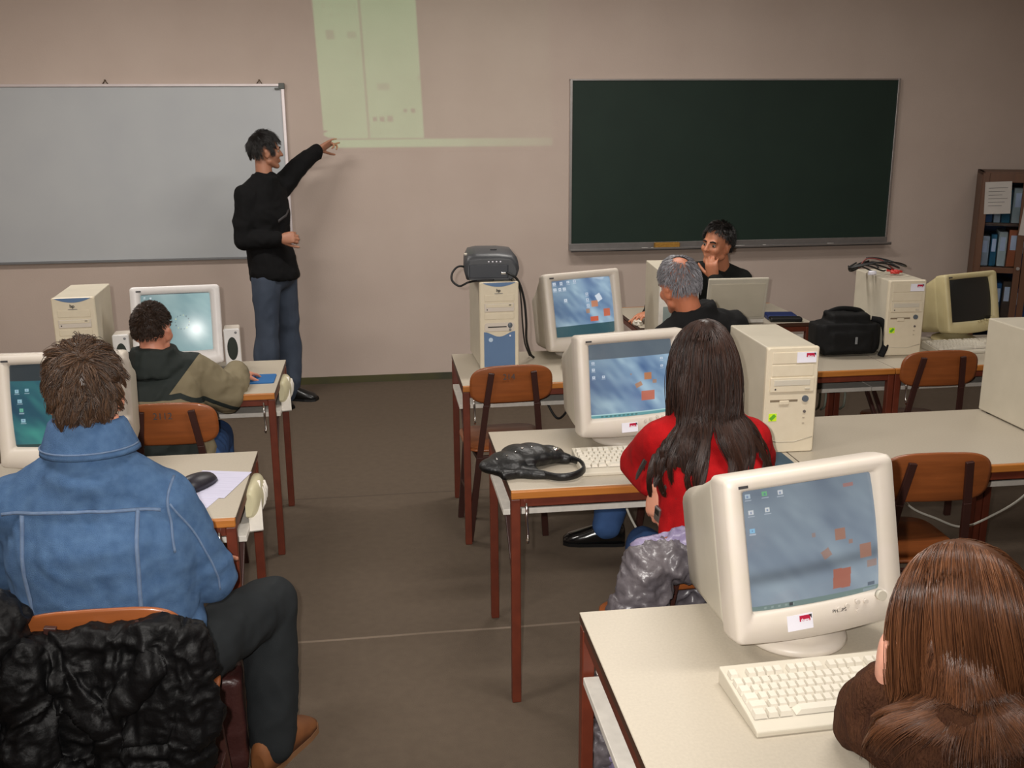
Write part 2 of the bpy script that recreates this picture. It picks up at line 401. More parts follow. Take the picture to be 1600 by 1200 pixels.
def tower(label, x, y, yaw, w, d, h, style):
    t = thing('computer_tower', label, 'computer', (x, y, .75), yaw, 'computer towers')
    MB().span((-w / 2 + .003, .016, .006), (w / 2 - .003, d, h - .002)).build('case', M_beige_side, t, .004)
    for sx in (-1, 1):
        for yy in (.05, d - .05): MB().cyl((sx * w * .38, yy, 0), (sx * w * .38, yy, .008), .014).build('foot', M_black, t)
    if style == 'beige':
        MB().loft([rrect(w, h, .008, .018, 0, h / 2), rrect(w, h, .008, .006, 0, h / 2), rrect(w - .010, h - .008, .008, 0, 0, h / 2)], False).build('front_panel', M_beige, t)
        bw = w * .40
        for k in range(2):
            z1 = h * (.955 - .118 * k); front_box(t, 'bay_cover', -bw, bw, z1 - h * .108, z1, M_beige, -.0022)
        z1 = h * .72
        dv = front_box(t, 'optical_drive', -bw - .004, bw + .004, z1 - h * .135, z1, M_beige, -.006)
        MB().span((-bw + .008, -.0075, z1 - h * .075), (bw - .012, -.004, z1 - h * .02)).build('disc_tray', M_monside, dv, .002)
        MB().span((bw - .03, -.009, z1 - h * .112), (bw - .012, -.005, z1 - h * .096)).build('eject_button', M_beige_side, dv, .001)
        MB().cyl((-bw + .014, -.007, z1 - h * .107), (-bw + .014, -.003, z1 - h * .107), .003).build('drive_light', M_ink, dv)
        zf = h * .50; fl = MB().span((-bw, -.001, zf - .004), (bw * .33, .004, zf + .004)).build('floppy_slot', mat('slot_brown', (126, 112, 92), .6), t, .001)
        MB().box((-bw * .33, -.003, zf - .006), (.035, .006, .016)).build('slot_thumb_notch', M_beige, fl, .003)
        MB().cyl((bw * .68, -.006, zf + .006), (bw * .68, .004, zf + .006), .011, .012).build('power_button', mat('slate_button', (92, 100, 108), .4), t)
        MB().cyl((bw * .68, -.004, zf - .040), (bw * .68, .004, zf - .040), .005).build('reset_button', mat('slate_small', (104, 96, 92), .4), t)
        for q in (.062, .082): MB().box((bw * .66, -.0005, zf - q), (.007, .003, .003)).build('status_light', mat('dim_led', (170, 158, 140), .4), t)
        ls = MB().span((-bw - .002, -.0015, zf - .072), (-bw + .026, .002, zf - .045)).build('lime_sticker', M_lime, t)
        MB().bar((-bw + .004, -.0018, zf - .066), (-bw + .02, -.0018, zf - .05), .012, .001, (0, 1, 0)).build('sticker_mark', M_green, ls)
        sticker(t, (w * .245, -.004, h * .905), (w * .37, h * .098))
        MB().tube([(-w * .47, -.0005, h * .135), (-w * .2, -.0005, h * .108), (w * .1, -.0005, h * .105), (w * .46, -.0005, h * .15)], .0016, 6).build('panel_groove', M_beige_side, t)
    elif style == 'blue':
        MB().loft([rrect(w, h, .008, .018, 0, h / 2), rrect(w, h, .008, .005, 0, h / 2), rrect(w - .008, h - .006, .008, 0, 0, h / 2)], False).build('front_panel', M_beige, t)
        # blue crescent under the top edge
        P0 = []; n = 14
        for k in range(n + 1):
            u = -1 + 2 * k / n; P0.append((u * w * .42, h - .004 - .018 * (1 - u * u)))
        vs = [(p[0], -.002, p[1]) for p in P0] + [(p[0], -.002, h - .003) for p in P0]
        MB().add(vs + [(a, .004, c) for a, _, c in vs], [(k, k + 1, n + 2 + k, n + 1 + k) for k in range(n)] + [(2 * n + 2 + n + 1 + k, 2 * n + 2 + n + 2 + k, 2 * n + 3 + k, 2 * n + 2 + k) for k in range(n)] + [(k + 1, k, 2 * n + 2 + k, 2 * n + 3 + k) for k in range(n)]).build('top_crescent', M_blue, t)
        bw = w * .38
        front_box(t, 'bay_cover', -bw, bw, h * .78, h * .86, M_beige, -.0025); front_box(t, 'bay_cover', -bw, bw, h * .575, h * .645, M_beige, -.0025)
        dv = front_box(t, 'optical_drive', -bw, bw, h * .665, h * .755, M_mon, -.005)
        MB().span((-bw + .006, -.007, h * .715), (bw - .006, -.004, h * .75)).build('disc_tray', M_beige, dv, .001)
        MB().span((bw - .026, -.008, h * .733), (bw - .014, -.005, h * .742)).build('eject_button', M_dark, dv, .001)
        MB().cyl((-bw + .012, -.006, h * .69), (-bw + .012, -.003, h * .69), .003).build('drive_light', M_ink, dv)
        pl_ = MB().loft([rrect(w * .76, h * .095, .012, .004, 0, h * .49), rrect(w * .76, h * .095, .012, -.005, 0, h * .49)], True).build('floppy_drive', M_mon, t)
        MB().span((-w * .30, -.0068, h * .485), (w * .18, -.004, h * .497)).build('floppy_slot', M_dark, pl_)
        MB().ell((w * .27, -.006, h * .505), (.011, .004, .013)).build('power_button', mat('slate_button', (92, 100, 108), .4), pl_)
        MB().ell((w * .27, -.006, h * .455), (.006, .003, .006)).build('reset_button', M_grey, pl_)
        n = 12; P0 = [(-w * .40 + w * .80 * k / n, h * .405 + .012 * math.cos(2 * math.pi * k / n) - (.0 if k % n else 0)) for k in range(n + 1)]
        vs = [(p[0], -.003, .012) for p in P0] + [(p[0], -.003, p[1]) for p in P0]
        lp = MB().add(vs + [(a, .004, c) for a, _, c in vs], [(k, k + 1, n + 2 + k, n + 1 + k) for k in range(n)] + [(n + 1 + k, n + 2 + k, 3 * n + 4 + k, 3 * n + 3 + k) for k in range(n)] + [(n, 0 + 2 * n + 2 + n, 3 * n + 3 + n, 2 * n + 1)] + [(2 * n + 2, 0, n + 1, 3 * n + 3)]).build('blue_front', M_blue, t)
        MB().cyl((-w * .23, -.006, h * .345), (-w * .23, -.002, h * .345), .010).build('round_badge', mat('pale_badge', (186, 206, 226), .4), lp)
        MB().cyl((w * .27, -.006, h * .385), (w * .27, -.002, h * .385), .004).build('status_light', M_paper, lp)
        text('hp', .020, M_ink, 'brand_lettering', t, (-.004, -.0035, h * .905), (R_(90), 0, 0), .0004, .0006)
        MB().span((-.022, -.004, h * .868), (.016, -.002, h * .873)).build('model_mark', M_grey, t)
    elif style == 'back':
        MB().loft([rrect(w, h, .006, .018, 0, h / 2), rrect(w, h, .006, .0, 0, h / 2)], False).build('rear_frame', M_white, t)
        pp = MB().span((-w * .40, -.003, h * .08), (w * .40, .004, h * .62)).build('port_plate', mat('galvanised', (150, 162, 158), .5, .5), t)
        for k in range(6): MB().span((-w * .34, -.005, h * (.10 + .07 * k)), (w * .2, -.002, h * (.135 + .07 * k))).build('slot_cover', mat('slot_metal', (176, 182, 178), .4, .6), pp, .001)
        MB().span((-w * .38, -.003, h * .68), (w * .38, .004, h * .94)).build('power_supply', M_grey, t)
    else:
        MB().loft([rrect(w, h, .008, .018, 0, h / 2), rrect(w, h, .008, .0, 0, h / 2)], False).build('front_panel', M_beige, t)
        for k in range(3): front_box(t, 'bay_cover', -w * .4, w * .4, h * (.85 - .12 * k), h * (.955 - .12 * k), M_beige, -.0022)
        MB().cyl((w * .27, -.006, h * .5), (w * .27, .004, h * .5), .011).build('power_button', M_grey, t)
    return t
tower('pale tower with a blue lower front, carrying the projector', .561, -2.780, R_(2.1), .182, .385, .41, 'blue')
tower('beige tower with a lime sticker, beside the woman in red', 1.401, -4.151, R_(-1.3), .185, .405, .377, 'beige')
tower('beige tower with red-and-black leads heaped on its top', 2.535, -2.829, R_(-2.9), .185, .40, .371, 'beige')
tower('pale tower standing left of the monitor with speakers', -1.304, -2.796, R_(3.4), .178, .39, .396, 'blue')
tower('big pale case seen from its bare side at the right edge', 2.449, -4.193, 0, .19, .43, .374, 'plain')
tower('tower seen from behind, next to the grey-haired man', 1.409, -2.80, R_(-5.3), .185, .40, .44, 'back')

# ---- screens: the picture on the tube is a colour grid on the glass
def vnoise(u, v, f, seed):
    r = np.random.default_rng(seed); n = 32; T = r.random((n, n)); x = u * f; y = v * f
    i = np.floor(x).astype(int); j = np.floor(y).astype(int); a = x - i; b = y - j; a = a * a * (3 - 2 * a); b = b * b * (3 - 2 * b)
    g_ = lambda p, q: T[p % n, q % n]
    return (g_(i, j) * (1 - a) + g_(i + 1, j) * a) * (1 - b) + (g_(i, j + 1) * (1 - a) + g_(i + 1, j + 1) * a) * b
def desktop(W, H, style):
    u, v = np.meshgrid((np.arange(W) + .5) / W, (np.arange(H) + .5) / H)      # v up
    def lerp(a, b, t): return np.array(a)[None, None] * (1 - t[..., None]) + np.array(b)[None, None] * t[..., None]
    def rect(x0, y0, x1, y1, col, al=1., rot=0):
        cx, cy, a = (x0 + x1) / 2, (y0 + y1) / 2, R_(rot); du, dv = (u - cx) * math.cos(a) + (v - cy) * .75 * math.sin(a), -(u - cx) * math.sin(a) + (v - cy) * math.cos(a)
        k = (np.abs(du) < abs(x1 - x0) / 2) & (np.abs(dv) < abs(y1 - y0) / 2); I[k] = I[k] * (1 - al) + np.array(col) * al
    def icon(x, y, s, col):
        rect(x - s, y - s * .9, x + s, y + s * 1.1, col, .8); rect(x - s * .4, y - s * .4, x + s * .3, y + s * .5, (90, 110, 150), .6); rect(x - s * 1.3, y - s * 1.9, x + s * 1.3, y - s * 1.4, (220, 225, 235), .55)
    d = u * .75 + v * .45
    st = vnoise(d, v * .25 - u * .1, 9, 3) * .6 + vnoise(d, v * .5, 21, 4) * .25 + vnoise(u, v, 5, 6) * .3
    if style == 'off':
        return lerp((16, 17, 16), (26, 27, 25), vnoise(u, v, 3, 2))
    if style == 'cyan':
        I = lerp((112, 146, 152), (156, 184, 184), np.clip(st * .9 + .1, 0, 1)); I = I * (.86 + .2 * u[..., None])
        for k in range(14):
            a = k * 2 * math.pi / 14; x = .58 + .10 * math.cos(a); y = .5 + .12 * math.sin(a); rect(x - .008, y - .012, x + .010, y + .012, (70, 92, 100) if k % 3 else (200, 210, 160), .7)
        icon(.06, .94, .012, (235, 240, 240)); icon(.15, .93, .012, (235, 240, 240))
        rect(0, .985, 1, 1, (60, 74, 78)); return I
    if style == 'teal':
        I = lerp((24, 62, 84), (64, 142, 132), np.clip(st * 1.2 - .25 + .5 * (u - .3) - .3 * (v - .5), 0, 1))
        rect(0, .80, 1, 1, (44, 52, 56)); rect(0, 0, 1, .045, (30, 60, 60))
        for x, y in ((.07, .68), (.17, .69), (.09, .56), (.10, .45), (.11, .33)): icon(x, y, .020, (176, 214, 226) if y != .45 else (120, 200, 160))
        return I
    if style == 'near':
        I = lerp((108, 120, 136), (150, 164, 174), np.clip(st * 1.0, 0, 1)); I = I * (1.02 - .12 * np.clip((v - .35) * 1.5, 0, 1)[..., None])  # greyer picture: the flash's wash over the glass is put into its colours
        k = np.exp(-((v - (.27 + .06 * u)) / .06) ** 2); I = I * (1 - .22 * k[..., None])
        OR = (166, 112, 88); B = .0
        rect(.62, .085, .76, .25, (168, 96, 76), .9, -4); rect(.845, .30, .94, .42, OR, .8); rect(.655, .49, .735, .585, OR, .8); rect(.545, .36, .61, .43, OR, .6, 30); rect(.76, .44, .79, .475, OR, .6); rect(.475, .55, .505, .58, OR, .4); rect(.9, .21, .98, .27, OR, .5); rect(.76, .905, .84, .935, (190, 100, 80), .5)
        for x, y, c in ((.05, .945, (190, 205, 215)), (.17, .95, (110, 190, 120)), (.28, .945, (225, 225, 225)), (.06, .815, (225, 225, 225)), (.175, .82, (235, 235, 230)), (.055, .67, (140, 200, 235))): icon(x, y, .018, c)
        rect(0, 0, 1, .05, (112, 132, 128)); 
        for k_ in range(5): rect(.10 + .05 * k_, .015, .12 + .05 * k_, .035, (150, 165, 160), .7)
        rect(.28, .012, .31, .04, (50, 60, 64)); rect(.86, .012, .97, .038, (150, 160, 170), .6); rect(.90, .055, .96, .08, (70, 80, 95), .7)
        return I
    # 'blue'
    I = lerp((70, 98, 138), (168, 194, 208), np.clip(st * 1.25 - .18, 0, 1)); I = I * (1.05 - .30 * np.clip(.55 - u, 0, 1)[..., None])
    OR = (190, 120, 74)
    if style == 'blue':
        rect(.0, 0, 1, .19, (44, 78, 84), .9)
        rect(.58, .235, .72, .32, (206, 92, 62), .95); rect(.82, .30, .93, .43, (202, 98, 66), .9); rect(.62, .48, .73, .59, (206, 130, 90), .85); rect(.71, .58, .80, .70, (226, 232, 240), .9, 30); rect(.52, .38, .58, .46, OR, .6)
        for x, y in ((.05, .94), (.16, .94), (.27, .95), (.38, .96), (.05, .84), (.13, .84), (.20, .84), (.2, .64), (.56, .72), (.56, .62), (.56, .52)): icon(x, y, .022, (225, 232, 240))
    else:
        rect(0, .79, 1, 1, (88, 98, 106), .9); rect(0, 0, 1, .045, (98, 156, 160)); rect(0, .045, 1, .055, (180, 214, 214))
        rect(.64, .48, .73, .57, OR, .9); rect(.53, .39, .61, .45, OR, .7, 25); rect(.74, .42, .79, .47, OR, .6); rect(.6, .2, .76, .33, (196, 104, 80), .9); rect(.47, .56, .49, .58, OR, .5)
        for x, y in ((.05, .75), (.05, .66), (.05, .56), (.16, .56), (.86, .74), (.86, .64)): icon(x, y, .016, (222, 230, 238))
        for k_ in range(9): rect(.12 + .05 * k_, .015, .15 + .05 * k_, .035, (70, 110, 110), .8)
    return I
M_screen = bpy.data.materials.new('lit_tube'); M_screen.use_nodes = True
g = NT(M_screen); b = g.n['Principled BSDF']; at_ = g.node('ShaderNodeAttribute'); at_.attribute_name = 'picture'
b.inputs['Base Color'].default_value = (.012, .013, .014, 1); b.inputs['Roughness'].default_value = .25; b.inputs['Coat Weight'].default_value = .35; b.inputs['Coat Roughness'].default_value = .035
g.link(at_.outputs['Color'], b.inputs['Emission Color']); b.inputs['Emission Strength'].default_value = .9
M_tubeoff = bpy.data.materials.new('dark_tube'); M_tubeoff.use_nodes = True; b = bsdf(M_tubeoff); b.inputs['Base Color'].default_value = (.012, .013, .012, 1); b.inputs['Roughness'].default_value = .3; b.inputs['Coat Weight'].default_value = .3
def crt(label, fx, fy, fz, yaw, tilt, W, H, style, res=(140, 108), plastic=None, shell=None, roll=0., base_r=.105, depth=.37, brand=None, stick=False, knobs=True, bigbase=True, boff=.11):
    plastic = plastic or M_mon; shell = shell or M_monside
    n = V(math.sin(yaw), -math.cos(yaw), 0)
    bc = V(fx, fy, 0) - n * boff
    t = thing('crt_monitor', label, 'monitor', (bc[0], bc[1], .75), yaw, 'computer monitors')
    R = rotx(-tilt) @ np.array([[math.cos(roll), 0, math.sin(roll)], [0, 1, 0], [-math.sin(roll), 0, math.cos(roll)]])
    off = V(0, -boff, fz - .75); kw = dict(R=R, off=off)
    sw, sh, cz = .78 * W, .735 * H, .038 * H
    MB().loft([rrect(W * .985, H * .985, .014, .075, bow=.010), rrect(W, H, .014, .05, bow=.012), rrect(W, H, .014, .010, bow=.012), rrect(W * .975, H * .972, .014, -.002, bow=.012), rrect(sw + .020, sh + .020, .008, .0015, 0, cz, bow=.0005), rrect(sw + .002, sh + .002, .006, .010, 0, cz, bow=.0005), rrect(sw - .004, sh - .004, .006, .022, 0, cz, bow=.0005)], True, False).build('bezel', plastic, t, **kw)
    MB().loft([rrect(W * .972, H * .972, .02, .06), rrect(W * .955, H * .955, .03, .10), rrect(W * .90, H * .89, .035, .17, 0, -.012), rrect(W * .80, H * .80, .035, .27, 0, -.026), rrect(W * .72, H * .72, .035, depth, 0, -.034), rrect(W * .62, H * .62, .035, depth + .01, 0, -.034)], True, True).build('rear_housing', shell, t, **kw)
    nx, nz = res; mb = MB(); P = []
    for j in range(nz):
        row = []
        for i in range(nx):
            a, c = 2 * i / (nx - 1) - 1, 2 * j / (nz - 1) - 1
            row.append(V(a * sw / 2, .0035 + .011 * a * a + .008 * c * c, cz + c * sh / 2))
        P.append(row)
    s = mb.grid(P, True).build('screen', M_tubeoff if style == 'off' else M_screen, t, **kw)
    if style != 'off':
        I = np.clip(desktop(nx, nz, style) / 255., 0, 1); I = np.where(I <= .04045, I / 12.92, ((I + .055) / 1.055) ** 2.4)
        a_ = s.data.color_attributes.new('picture', 'FLOAT_COLOR', 'POINT'); a_.data.foreach_set('color', np.concatenate([I.reshape(-1, 3), np.ones((nx * nz, 1))], 1).ravel().astype(np.float32))
    zb = fz - .75 - H / 2
    if bigbase:
        MB().loft([[V(base_r * q * math.cos(a), .0 + base_r * q * math.sin(a) * .95, z) for a in np.linspace(0, 2 * math.pi, 32, endpoint=False)] for q, z in ((1.0, 0), (1.03, .006), (1.0, .016), (.86, .024), (.6, .03), (.55, max(zb, .04) + .02))]).build('stand', plastic, t)
    rot = (R_(90) - tilt, roll, 0)
    def onface(x, z, y=-.003): return tuple(R @ V(x, y, z) + off)
    zk = -H / 2 + .05
    if knobs:
        MB().cyl((W * .36, -.008, zk + .005), (W * .36, .004, zk + .005), .011, .012).build('power_button', shell, t, **kw)
        for (x, z) in ((.10, 0), (.15, .004), (.215, .008), (.215, -.012), (.265, .006)): MB().cyl((W * x, -.005, zk - .008 + z), (W * x, .004, zk - .008 + z), .005, n=12).build('menu_button', plastic, t, **kw)
    if brand: text(brand, .0105, M_ink, 'brand_lettering', t, onface(.04, -sh / 2 + cz - .022, -.0035), rot, .0004, 0)
    if stick: sticker(t, onface(*stick), (.060, .034), (-tilt, roll, 0))
    MB().box((-W * .40, -.0035, H * .44), (.022, .001, .006)).build('model_mark', M_ink, t, **kw)
    return t
crt('nearest big monitor showing orange squares, in front of the brown-haired woman', .916, -5.442, .986, R_(6.4), R_(11), .401, .361, 'near', (220, 170), roll=R_(-3), brand='PHILIPS', stick=(-.055, -.150), boff=.065, base_r=.112)
crt('monitor in front of the woman in red, hidden in part by her', .879, -4.013, .987, R_(6.9), R_(6.8), .398, .357, 'mid', (180, 140), stick=(-.02, -.155), roll=R_(-1))
crt('monitor below the chalkboard, between the projector tower and the rear-facing tower', .997, -2.628, .990, R_(10), R_(12), .392, .372, 'blue', (160, 120), roll=R_(-2))
crt('white monitor with speakers on both sides, in front of the boy', -.908, -2.638, .979, R_(5), R_(13), .392, .362, 'cyan', (160, 120), plastic=mat('white_monitor', (226, 222, 220), .4), knobs=False, roll=R_(0))
crt('monitor at the left edge, hidden in part by the man in denim', -1.014, -4.058, .989, R_(-.9), R_(7), .406, .367, 'teal', (160, 120))
crt('old yellowed monitor, switched off, at the far right', 2.998, -2.640, .971, R_(8.4), R_(12), .312, .296, 'off', (24, 20), plastic=M_old, shell=M_old, roll=R_(-2), base_r=.11, depth=.30)

# ---- keyboards
def keyboard(label, x, y, yaw, w=.44, d=.19, single=True, m1=None, m2=None):
    t = thing('keyboard', label, 'keyboard', (x, y, .75), yaw, 'computer keyboards'); m1 = m1 or M_keybase; m2 = m2 or M_key
    zt = lambda yy: .016 + .022 * (yy / d)          # top surface height; y=0 front
    side = [(0, 0), (d, 0), (d, .038), (.9 * d, .036), (.22 * d, .021), (.12 * d, .018), (0, .012)]
    MB().loft([[V(-w / 2, a, b) for a, b in side], [V(w / 2, a, b) for a, b in side]], False).build('shell', m1, t, .003)
    mbk = MB(); u = w / 23.0; rows = []
    fr = d * .20; pit = d * .116
    def key(xc, r, kw_):
        yy = fr + pit * r + (pit * .25 if r == 5 else 0); z = zt(yy + pit / 2) - .001
        mb = mbk if single else MB()
        s_ = .86; a, c = kw_ * u * .46, pit * .46; top = .80
        vs = [(xc - a, yy - c, z), (xc + a, yy - c, z), (xc + a, yy + c, z + .002), (xc - a, yy + c, z + .002)] + [(xc - a * top, yy - c * .7, z + .009), (xc + a * top, yy - c * .7, z + .009), (xc + a * top, yy + c * .85, z + .011), (xc - a * top, yy + c * .85, z + .011)]
        mb.add(vs, [(4, 5, 6, 7), (0, 1, 5, 4), (1, 2, 6, 5), (2, 3, 7, 6), (3, 0, 4, 7)])
        if not single: mb.build('key', m2, t)
    x0 = -w / 2 + u * .35
    def row(r, widths, gap0=0):
        xx = x0 + gap0 * u
        for q in widths:
            if q > 0: key(xx + q * u / 2, r, q)
            xx += abs(q) * u
    row(0, [1.5, 1.2, 1.5, 6.6, 1.5, 1.2, 1.5, -.4, 1, 1, 1, -.4, 2, 1])
    row(1, [2.2] + [1] * 10 + [2.8, -1.4, 1, -1.4, 1, 1, 1])
    row(2, [1.7] + [1] * 11 + [2.3, -3.8, 1, 1, 1])
    row(3, [1.4] + [1] * 12 + [1.6, -.4, 1, 1, 1, -.4, 1, 1, 1])
    row(4, [1] * 13 + [2, -.4, 1, 1, 1, -.4, 1, 1, 1])
    row(5, [1, -1, 1, 1, 1, 1, -.6, 1, 1, 1, 1, -.6, 1, 1, 1, 1, -.4, 1, 1, 1])
    if single: mbk.build('keys', m2, t)
    return t
keyboard('nearest keyboard, cream, in front of the big monitor', .898, -5.738, R_(2.2), .44, .20, False)
keyboard('cream keyboard beside the black handbag', .865, -4.285, R_(0), .44, .19, False)
keyboard('keyboard in front of the monitor below the chalkboard', 1.045, -2.975, R_(-6), .42, .185)
keyboard('keyboard in front of the old yellowed monitor', 2.93, -2.85, R_(2), .42, .17)
keyboard('keyboard in front of the white monitor, mostly behind the boy', -.93, -2.90, R_(1), .38, .15)

# ---- mice, pads, speakers
def mouse(label, x, y, yaw, z, m_, s=1., btn=True):
    t = thing('computer_mouse', label, 'mouse', (x, y, z), yaw, 'computer mice')
    rings = []
    for k in range(9):
        u = k / 8; yy = (u - .5) * .115 * s; q = math.sqrt(max(.02, 1 - (2 * u - 1) ** 2)) ** .7
        rings.append([V(.031 * s * q * math.cos(a), yy, max(0, .001 + (.034 * (1 - .35 * u) * q * math.sin(a) if math.sin(a) > 0 else 0)) * s) for a in np.linspace(0, 2 * math.pi, 18, endpoint=False)])
    MB().loft(rings).build('body', m_, t)
    for sx in ((-1, 1) if btn else ()): MB().ell((sx * .0115 * s, .033 * s, .021 * s), (.0105 * s, .022 * s, .0055 * s), nu=12, nv=8).build('button', m_, t)
    return t
def pad(label, x, y, yaw, w, d, m_, z=.75): return tag(MB().loft([rrect_xy(w, d, .012, 0), rrect_xy(w, d, .012, .005)], False).build('mouse_pad', m_, loc=(x, y, z)), label, 'mouse pad')
pad('blue mouse pad beside the boy at the end of his desk', -.523, -2.805, 0, .112, .16, M_bluefoam)
pad('dark teal mouse pad beside the lime-sticker tower', 1.29, -4.235, 0, .17, .16, mat('teal_pad', (52, 76, 92), .8))
mouse('white mouse on the teal pad beside the woman in red', 1.262, -4.262, R_(8), .755, M_key)
mouse('white mouse under the hand of the man below the chalkboard', 1.465, -1.85, R_(170), .75, M_key)
mouse('dark mouse lying across the papers by the man in denim', -.592, -4.185, R_(-28), .7525, mat('mouse_dark', (30, 27, 36), .4), 1.45, False)
def speaker(label, x, y, yaw):
    t = thing('desktop_speaker', label, 'speaker', (x, y, .75), yaw, 'computer speakers')
    w, d, h = .072, .10, .198
    MB().span((-w / 2, .004, 0), (w / 2, d, h)).build('cabinet', M_mon, t, .006)
    f = MB().loft([rrect(w, h, .008, .006, 0, h / 2), rrect(w, h, .008, -.002, 0, h / 2), rrect(w - .006, h - .006, .008, -.006, 0, h / 2)], False).build('baffle', mat('speaker_white', (222, 220, 218), .45), t)
    MB().ell((0, -.006, h * .53), (.024, .006, .055), nu=24).build('grille', mat('speaker_cloth', (38, 46, 40), .8), t)
    MB().ell((w * .25, -.006, h * .91), (.006, .003, .006), nu=12, nv=6).build('screw_cap', M_grey, t)
    MB().ell((0, -.006, h * .12), (.009, .004, .008), nu=12, nv=6).build('volume_knob', M_grey, t)
    return t
speaker('white desktop speaker right of the white monitor', -.672, -2.605, R_(6))
speaker('white desktop speaker left of the white monitor, partly behind the boy', -1.155, -2.66, R_(4))

# ---- projector on the tower
t = thing('projector', 'dark grey projector on top of the blue-fronted tower', 'projector', (.545, -2.585, 1.16), R_(-4))
M_proj = mat('projector_shell', (62, 64, 68), .42, col2=(54, 56, 60), nscale=20)
prof = [(-.120, .0), (-.10, -.0), (.095, 0), (.122, .02), (.130, .05), (.124, .085), (.095, .122), (.03, .13), (-.07, .130), (-.110, .122), (-.128, .085), (-.130, .04)]
MB().loft([[V(a * s_, y, .004 + b * q) for a, b in prof] for y, s_, q in ((-.155, .86, .72), (-.148, .95, .84), (-.11, .99, .92), (-.02, 1, 1), (.10, .98, .98), (.14, .93, .9), (.15, .85, .8))], True).build('shell', M_proj, t)
MB().span((-.105, -.158, .012), (.075, -.15, .075)).build('rear_panel', mat('projector_panel', (40, 44, 52), .4), t, .003)
for k in range(4): MB().box((-.015 + .018 * k, -.153, .088), (.007, .006, .006)).build('control_button', M_paper, t, .001)
MB().box((.012, -.05, .132), (.03, .02, .004)).build('top_logo_recess', M_black, t, .002)
MB().box((.052, -.160, .035), (.022, .006, .010)).build('video_plug', M_chrome, t, .001)
MB().box((-.11, -.06, .112), (.03, .03, .008), rotz(0)).build('side_label', M_monside, t, .001)
MB().cyl((-.03, .145, .07), (-.03, .165, .07), .034, .032).cyl((-.03, .165, .07), (-.03, .166, .07), .026).build('lens_ring', M_black, t)
MB().ell((-.03, .166, .07), (.025, .006, .025)).build('lens', mat('lens_glass', (40, 44, 60), .05, coat=1), t)
for x, y in ((-.09, -.1), (.09, -.1), (0, .1)): MB().cyl((x, y, 0), (x, y, .008), .01).build('foot', M_black, t)
def cable(name, label, pts, r=.004, m_=None, nn=7, cat='cable', grp=None):
    p = smooth_path(pts, nn); o = p[0].copy()
    ob = MB().tube([q - o for q in p], r, 8).build(name, m_ or M_rubber, loc=tuple(o)); return tag(ob, label, cat, grp)
cable('power_cable', 'black cable looping out on the left of the projector', [(.425, -2.66, 1.215), (.385, -2.67, 1.22), (.355, -2.69, 1.195), (.352, -2.70, 1.16), (.385, -2.71, 1.135), (.43, -2.70, 1.15), (.48, -2.755, 1.165), (.54, -2.76, 1.166)], .005)
cable('video_cable', 'black cable hanging from the projector down the right side of its tower', [(.60, -2.76, 1.20), (.64, -2.76, 1.175), (.668, -2.72, 1.13), (.69, -2.70, 1.05), (.70, -2.69, .95), (.705, -2.66, .86), (.73, -2.62, .78), (.75, -2.6, .756)], .006)
cable('signal_cable', 'thinner black cable beside the one hanging from the projector', [(.61, -2.77, 1.17), (.658, -2.73, 1.13), (.672, -2.72, 1.05), (.68, -2.7, .96), (.70, -2.64, .84), (.735, -2.56, .757)], .0035)

# ---- leads on the right tower
t = thing('test_lead_bundle', 'heap of black and red leads on top of the right beige tower', 'cables', (2.45, -2.60, 1.121))
for k in range(5):
    r_ = .05 + .012 * k; ph = .7 * k; c = V(-.02 + .012 * k, .02 - .01 * k, .008 + .007 * k)
    pts = [c + V(r_ * 1.5 * math.cos(a + ph), r_ * .8 * math.sin(a + ph), .018 * math.sin(2 * a + k) + .018) for a in np.linspace(0, 5.2, 16)]
    MB().tube(smooth_path(pts, 3), .0042, 6).build('lead', M_rubber, t)
MB().tube(smooth_path([(-.06, .0, .03), (-.02, .0, .075), (.05, -.02, .068), (.10, -.04, .03), (.12, -.05, .01)], 5), .0035, 6).build('lead', mat('red_lead', (110, 40, 34), .5), t)
for k, (x, y) in enumerate(((.085, -.05), (.105, -.04), (.075, -.03))): MB().cyl((x, y, .014 + .004 * k), (x + .04, y - .012, .010 + .004 * k), .009, .006, 10).build('red_plug', mat('red_plastic', (196, 52, 44), .4), t)
MB().cyl((-.03, -.05, .012), (.005, -.055, .012), .011, n=12).build('white_plug', M_paper, t)

# ---- laptop, folder, leads on the teacher's table
t = thing('laptop', 'open pale laptop seen from behind, in front of the man below the chalkboard', 'laptop', (2.0, -1.83, .75), math.pi + R_(-2))
MB().span((-.175, -.12, .004), (.175, .12, .028)).build('base', M_white, t, .006)
for k in range(5): MB().span((-.15, -.02 + .025 * k, .028), (.15, -.001 + .025 * k, .030)).build('key_row', M_grey, t)
Rl = rotx(R_(-12))
MB().box((0, 0, .125), (.345, .014, .25)).build('lid', M_monside, t, .008, off=(0, .125, .028), R=Rl)
MB().box((0, -.0085, .13), (.30, .003, .215)).build('screen', M_tubeoff, t, off=(0, .125, .028), R=Rl)
MB().box((0, .0085, .118), (.31, .004, .20)).build('lid_panel', M_beige_side, t, .006, off=(0, .125, .028), R=Rl)
t = thing('document_case', 'flat blue and black case on the table right of the laptop', 'case', (2.315, -1.86, .75), R_(-8))
MB().span((-.085, -.03, 0), (.085, .09, .03)).build('blue_cover', mat('navy_vinyl', (30, 44, 92), .45), t, .008)
MB().span((-.085, -.09, 0), (.10, -.032, .028)).build('black_flap', M_black, t, .01)
t = thing('headset', 'black headset and lead in a small heap between the laptop and the black bag', 'headset', (2.365, -2.245, .75))
t.location = (2.30, -2.50, .75)
